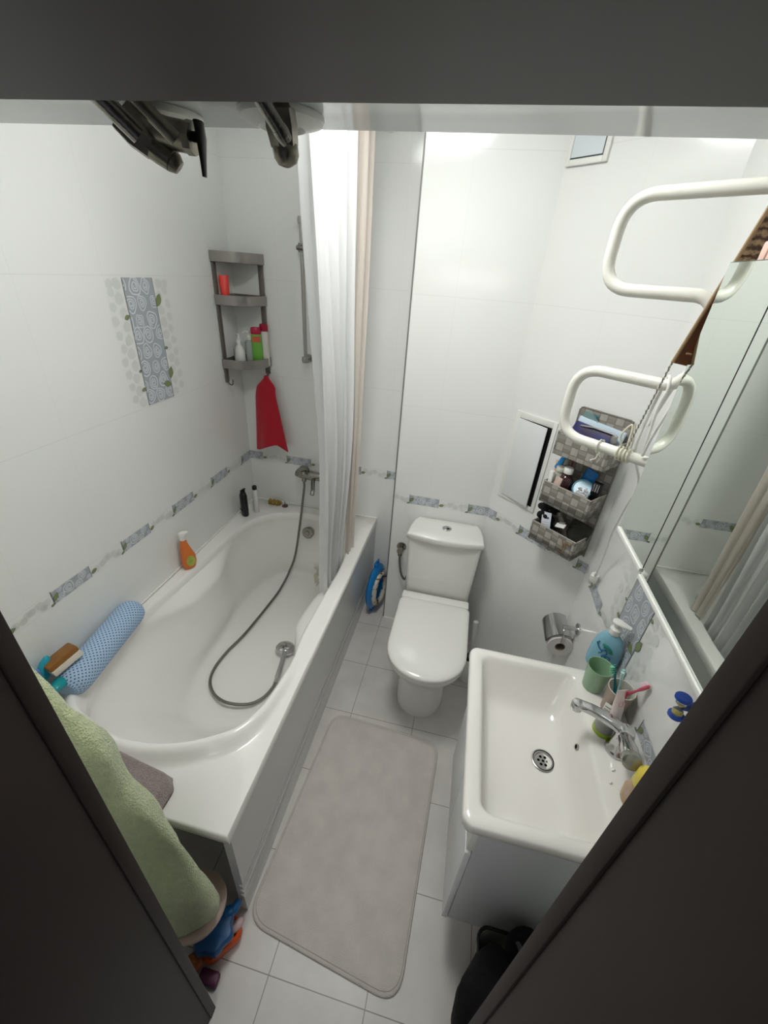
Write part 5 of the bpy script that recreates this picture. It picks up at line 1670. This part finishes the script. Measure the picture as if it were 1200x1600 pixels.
random.seed(11)
m = blob((1.612, -1.668, .345), .058, .040, .04, eul(10, 20, 30))
single('black_garment', m, M_blackcloth, 'black garment heaped on top of the basket behind the cloth bag', 'garment', (1.59, -1.69, .30), smooth=70)
def drape(cx, cy, cz, w, h, rot, sd):
    mb = MB()
    M_ = Matrix.Translation((cx, cy, cz)) @ eul(*rot)
    f = lambda u, v, o=0: M_ @ Vector(((u - .5) * w, (v - .5) * h, .012 * math.sin(u * 9 + sd) + .010 * math.sin(v * 7 + sd * 2) + o))
    mb.grid(lambda u, v: f(u, v), 18, 18).grid(lambda u, v: f(u, v, -.005), 18, 18)
    return mb
M_gcloth = mat('charcoal_grey_cloth', (74, 76, 76), .9, bump=.4, bump_scale=200)
single('grey_garment', drape(1.618, -1.728, .405, .075, .10, (-10, 12, 10), 1), M_gcloth, 'folded charcoal garment on the laundry behind the cloth bag', 'garment', (1.612, -1.735, .36), smooth=60)
single('grey_garment', drape(1.578, -1.768, .412, .055, .06, (8, -6, 40), 3), M_gcloth, 'small charcoal cloth lying on top of the black bag', 'garment', (1.573, -1.768, .37), smooth=60)

# ================================================================ VALVES UNDER THE SOFFIT
def rosette(t, x, y, r, lab='white plastic rosette'):
    m = MB().lathe([(r, 0), (r * 1.01, -.002), (r * .97, -.005), (r * .55, -.010), (r * .5, -.006), (.002, -.006)], (x, y, SZ - .0002), 40)
    return part('rosette', m, M_plastic, t, world=True, label=lab)
v1 = thing('pipe_valve', 'old metal angle valve without a lever under the pipe box, near the curtain', 'valve', (1.040, -1.66, 1.93))
rosette(v1, 1.027, -1.652, .038)
m = MB().cyl((1.040, -1.680, SZ - .004), (1.043, -1.690, 1.955), .009, 16)
m.tube([(1.043, -1.692, 1.963), (1.0435, -1.690, 1.952), (1.0445, -1.688, 1.940)], [.0125, .0132, .0115], 6)
m.lathe([(.0100, 0), (.0110, .002), (.0108, .008), (.008, .013), (.003, .015), (.001, .0155)], (0, 0, 0), 24, M=axis_m((1.0445, -1.688, 1.9415), (.10, .15, -1)))
part('valve_body', m, M_brass, v1, world=True)
pa_, pb_ = Vector((1.020, -1.780, 2.005)), Vector((1.0585, -1.722, 1.940))
m = MB().tube([pa_, pa_.lerp(pb_, .5), pb_], .0053, 16)
m.tube([pb_ - (pb_ - pa_) * .06, pb_ - (pb_ - pa_) * .02, pb_ + (pb_ - pa_) * .05], [.0056, .006, .0048], 16)
part('pipe', m, M_dchrome, v1, world=True)
v2 = thing('pipe_valve', 'old metal ball valve with a black lever and two pipes under the pipe box', 'valve', (.935, -1.66, 1.93))
rosette(v2, .905, -1.650, .036)
m = MB().cyl((.905, -1.655, SZ - .004), (.912, -1.680, 1.950), .010, 16)
m.tube([(.899, -1.700, 1.956), (.908, -1.694, 1.947), (.918, -1.688, 1.939)], [.014, .0155, .014], 6)
m.tube([(.916, -1.689, 1.941), (.925, -1.686, 1.934), (.932, -1.684, 1.929)], [.013, .0115, .010], 14)
m.lathe([(.0085, 0), (.009, .004), (.006, .009), (.001, .010)], (0, 0, 0), 20, M=axis_m((.930, -1.684, 1.930), (.6, .3, -.6)))
m.tube([(.915, -1.688, 1.950), (.935, -1.688, 1.947), (.957, -1.688, 1.944)], [.013, .0115, .0115], 16)
m.tube([(.953, -1.688, 1.9445), (.960, -1.688, 1.9438)], [.0125, .0122], 8)
part('valve_body', m, M_brass, v2, world=True)
m = MB().cyl((.958, -1.690, 1.945), (.966, -1.690, 1.944), .004, 10)
m.tube([(.9665, -1.690, 1.955), (.9675, -1.690, 1.944), (.9668, -1.690, 1.928), (.9662, -1.690, 1.917)], [.0068, .0066, .0042, .003], 12, flat=.5)
part('lever', m, M_black, v2, world=True, label='black lever handle')
for a, b, r_, mt_ in (((.885, -1.780, 1.995), (.930, -1.722, 1.938), .0072, M_dchrome), ((.900, -1.790, 2.010), (.955, -1.710, 1.939), .0058, M_brass)):
    m = MB().tube([a, Vector(a).lerp(Vector(b), .5), b], r_, 14)
    part('pipe', m, mt_, v2, world=True)
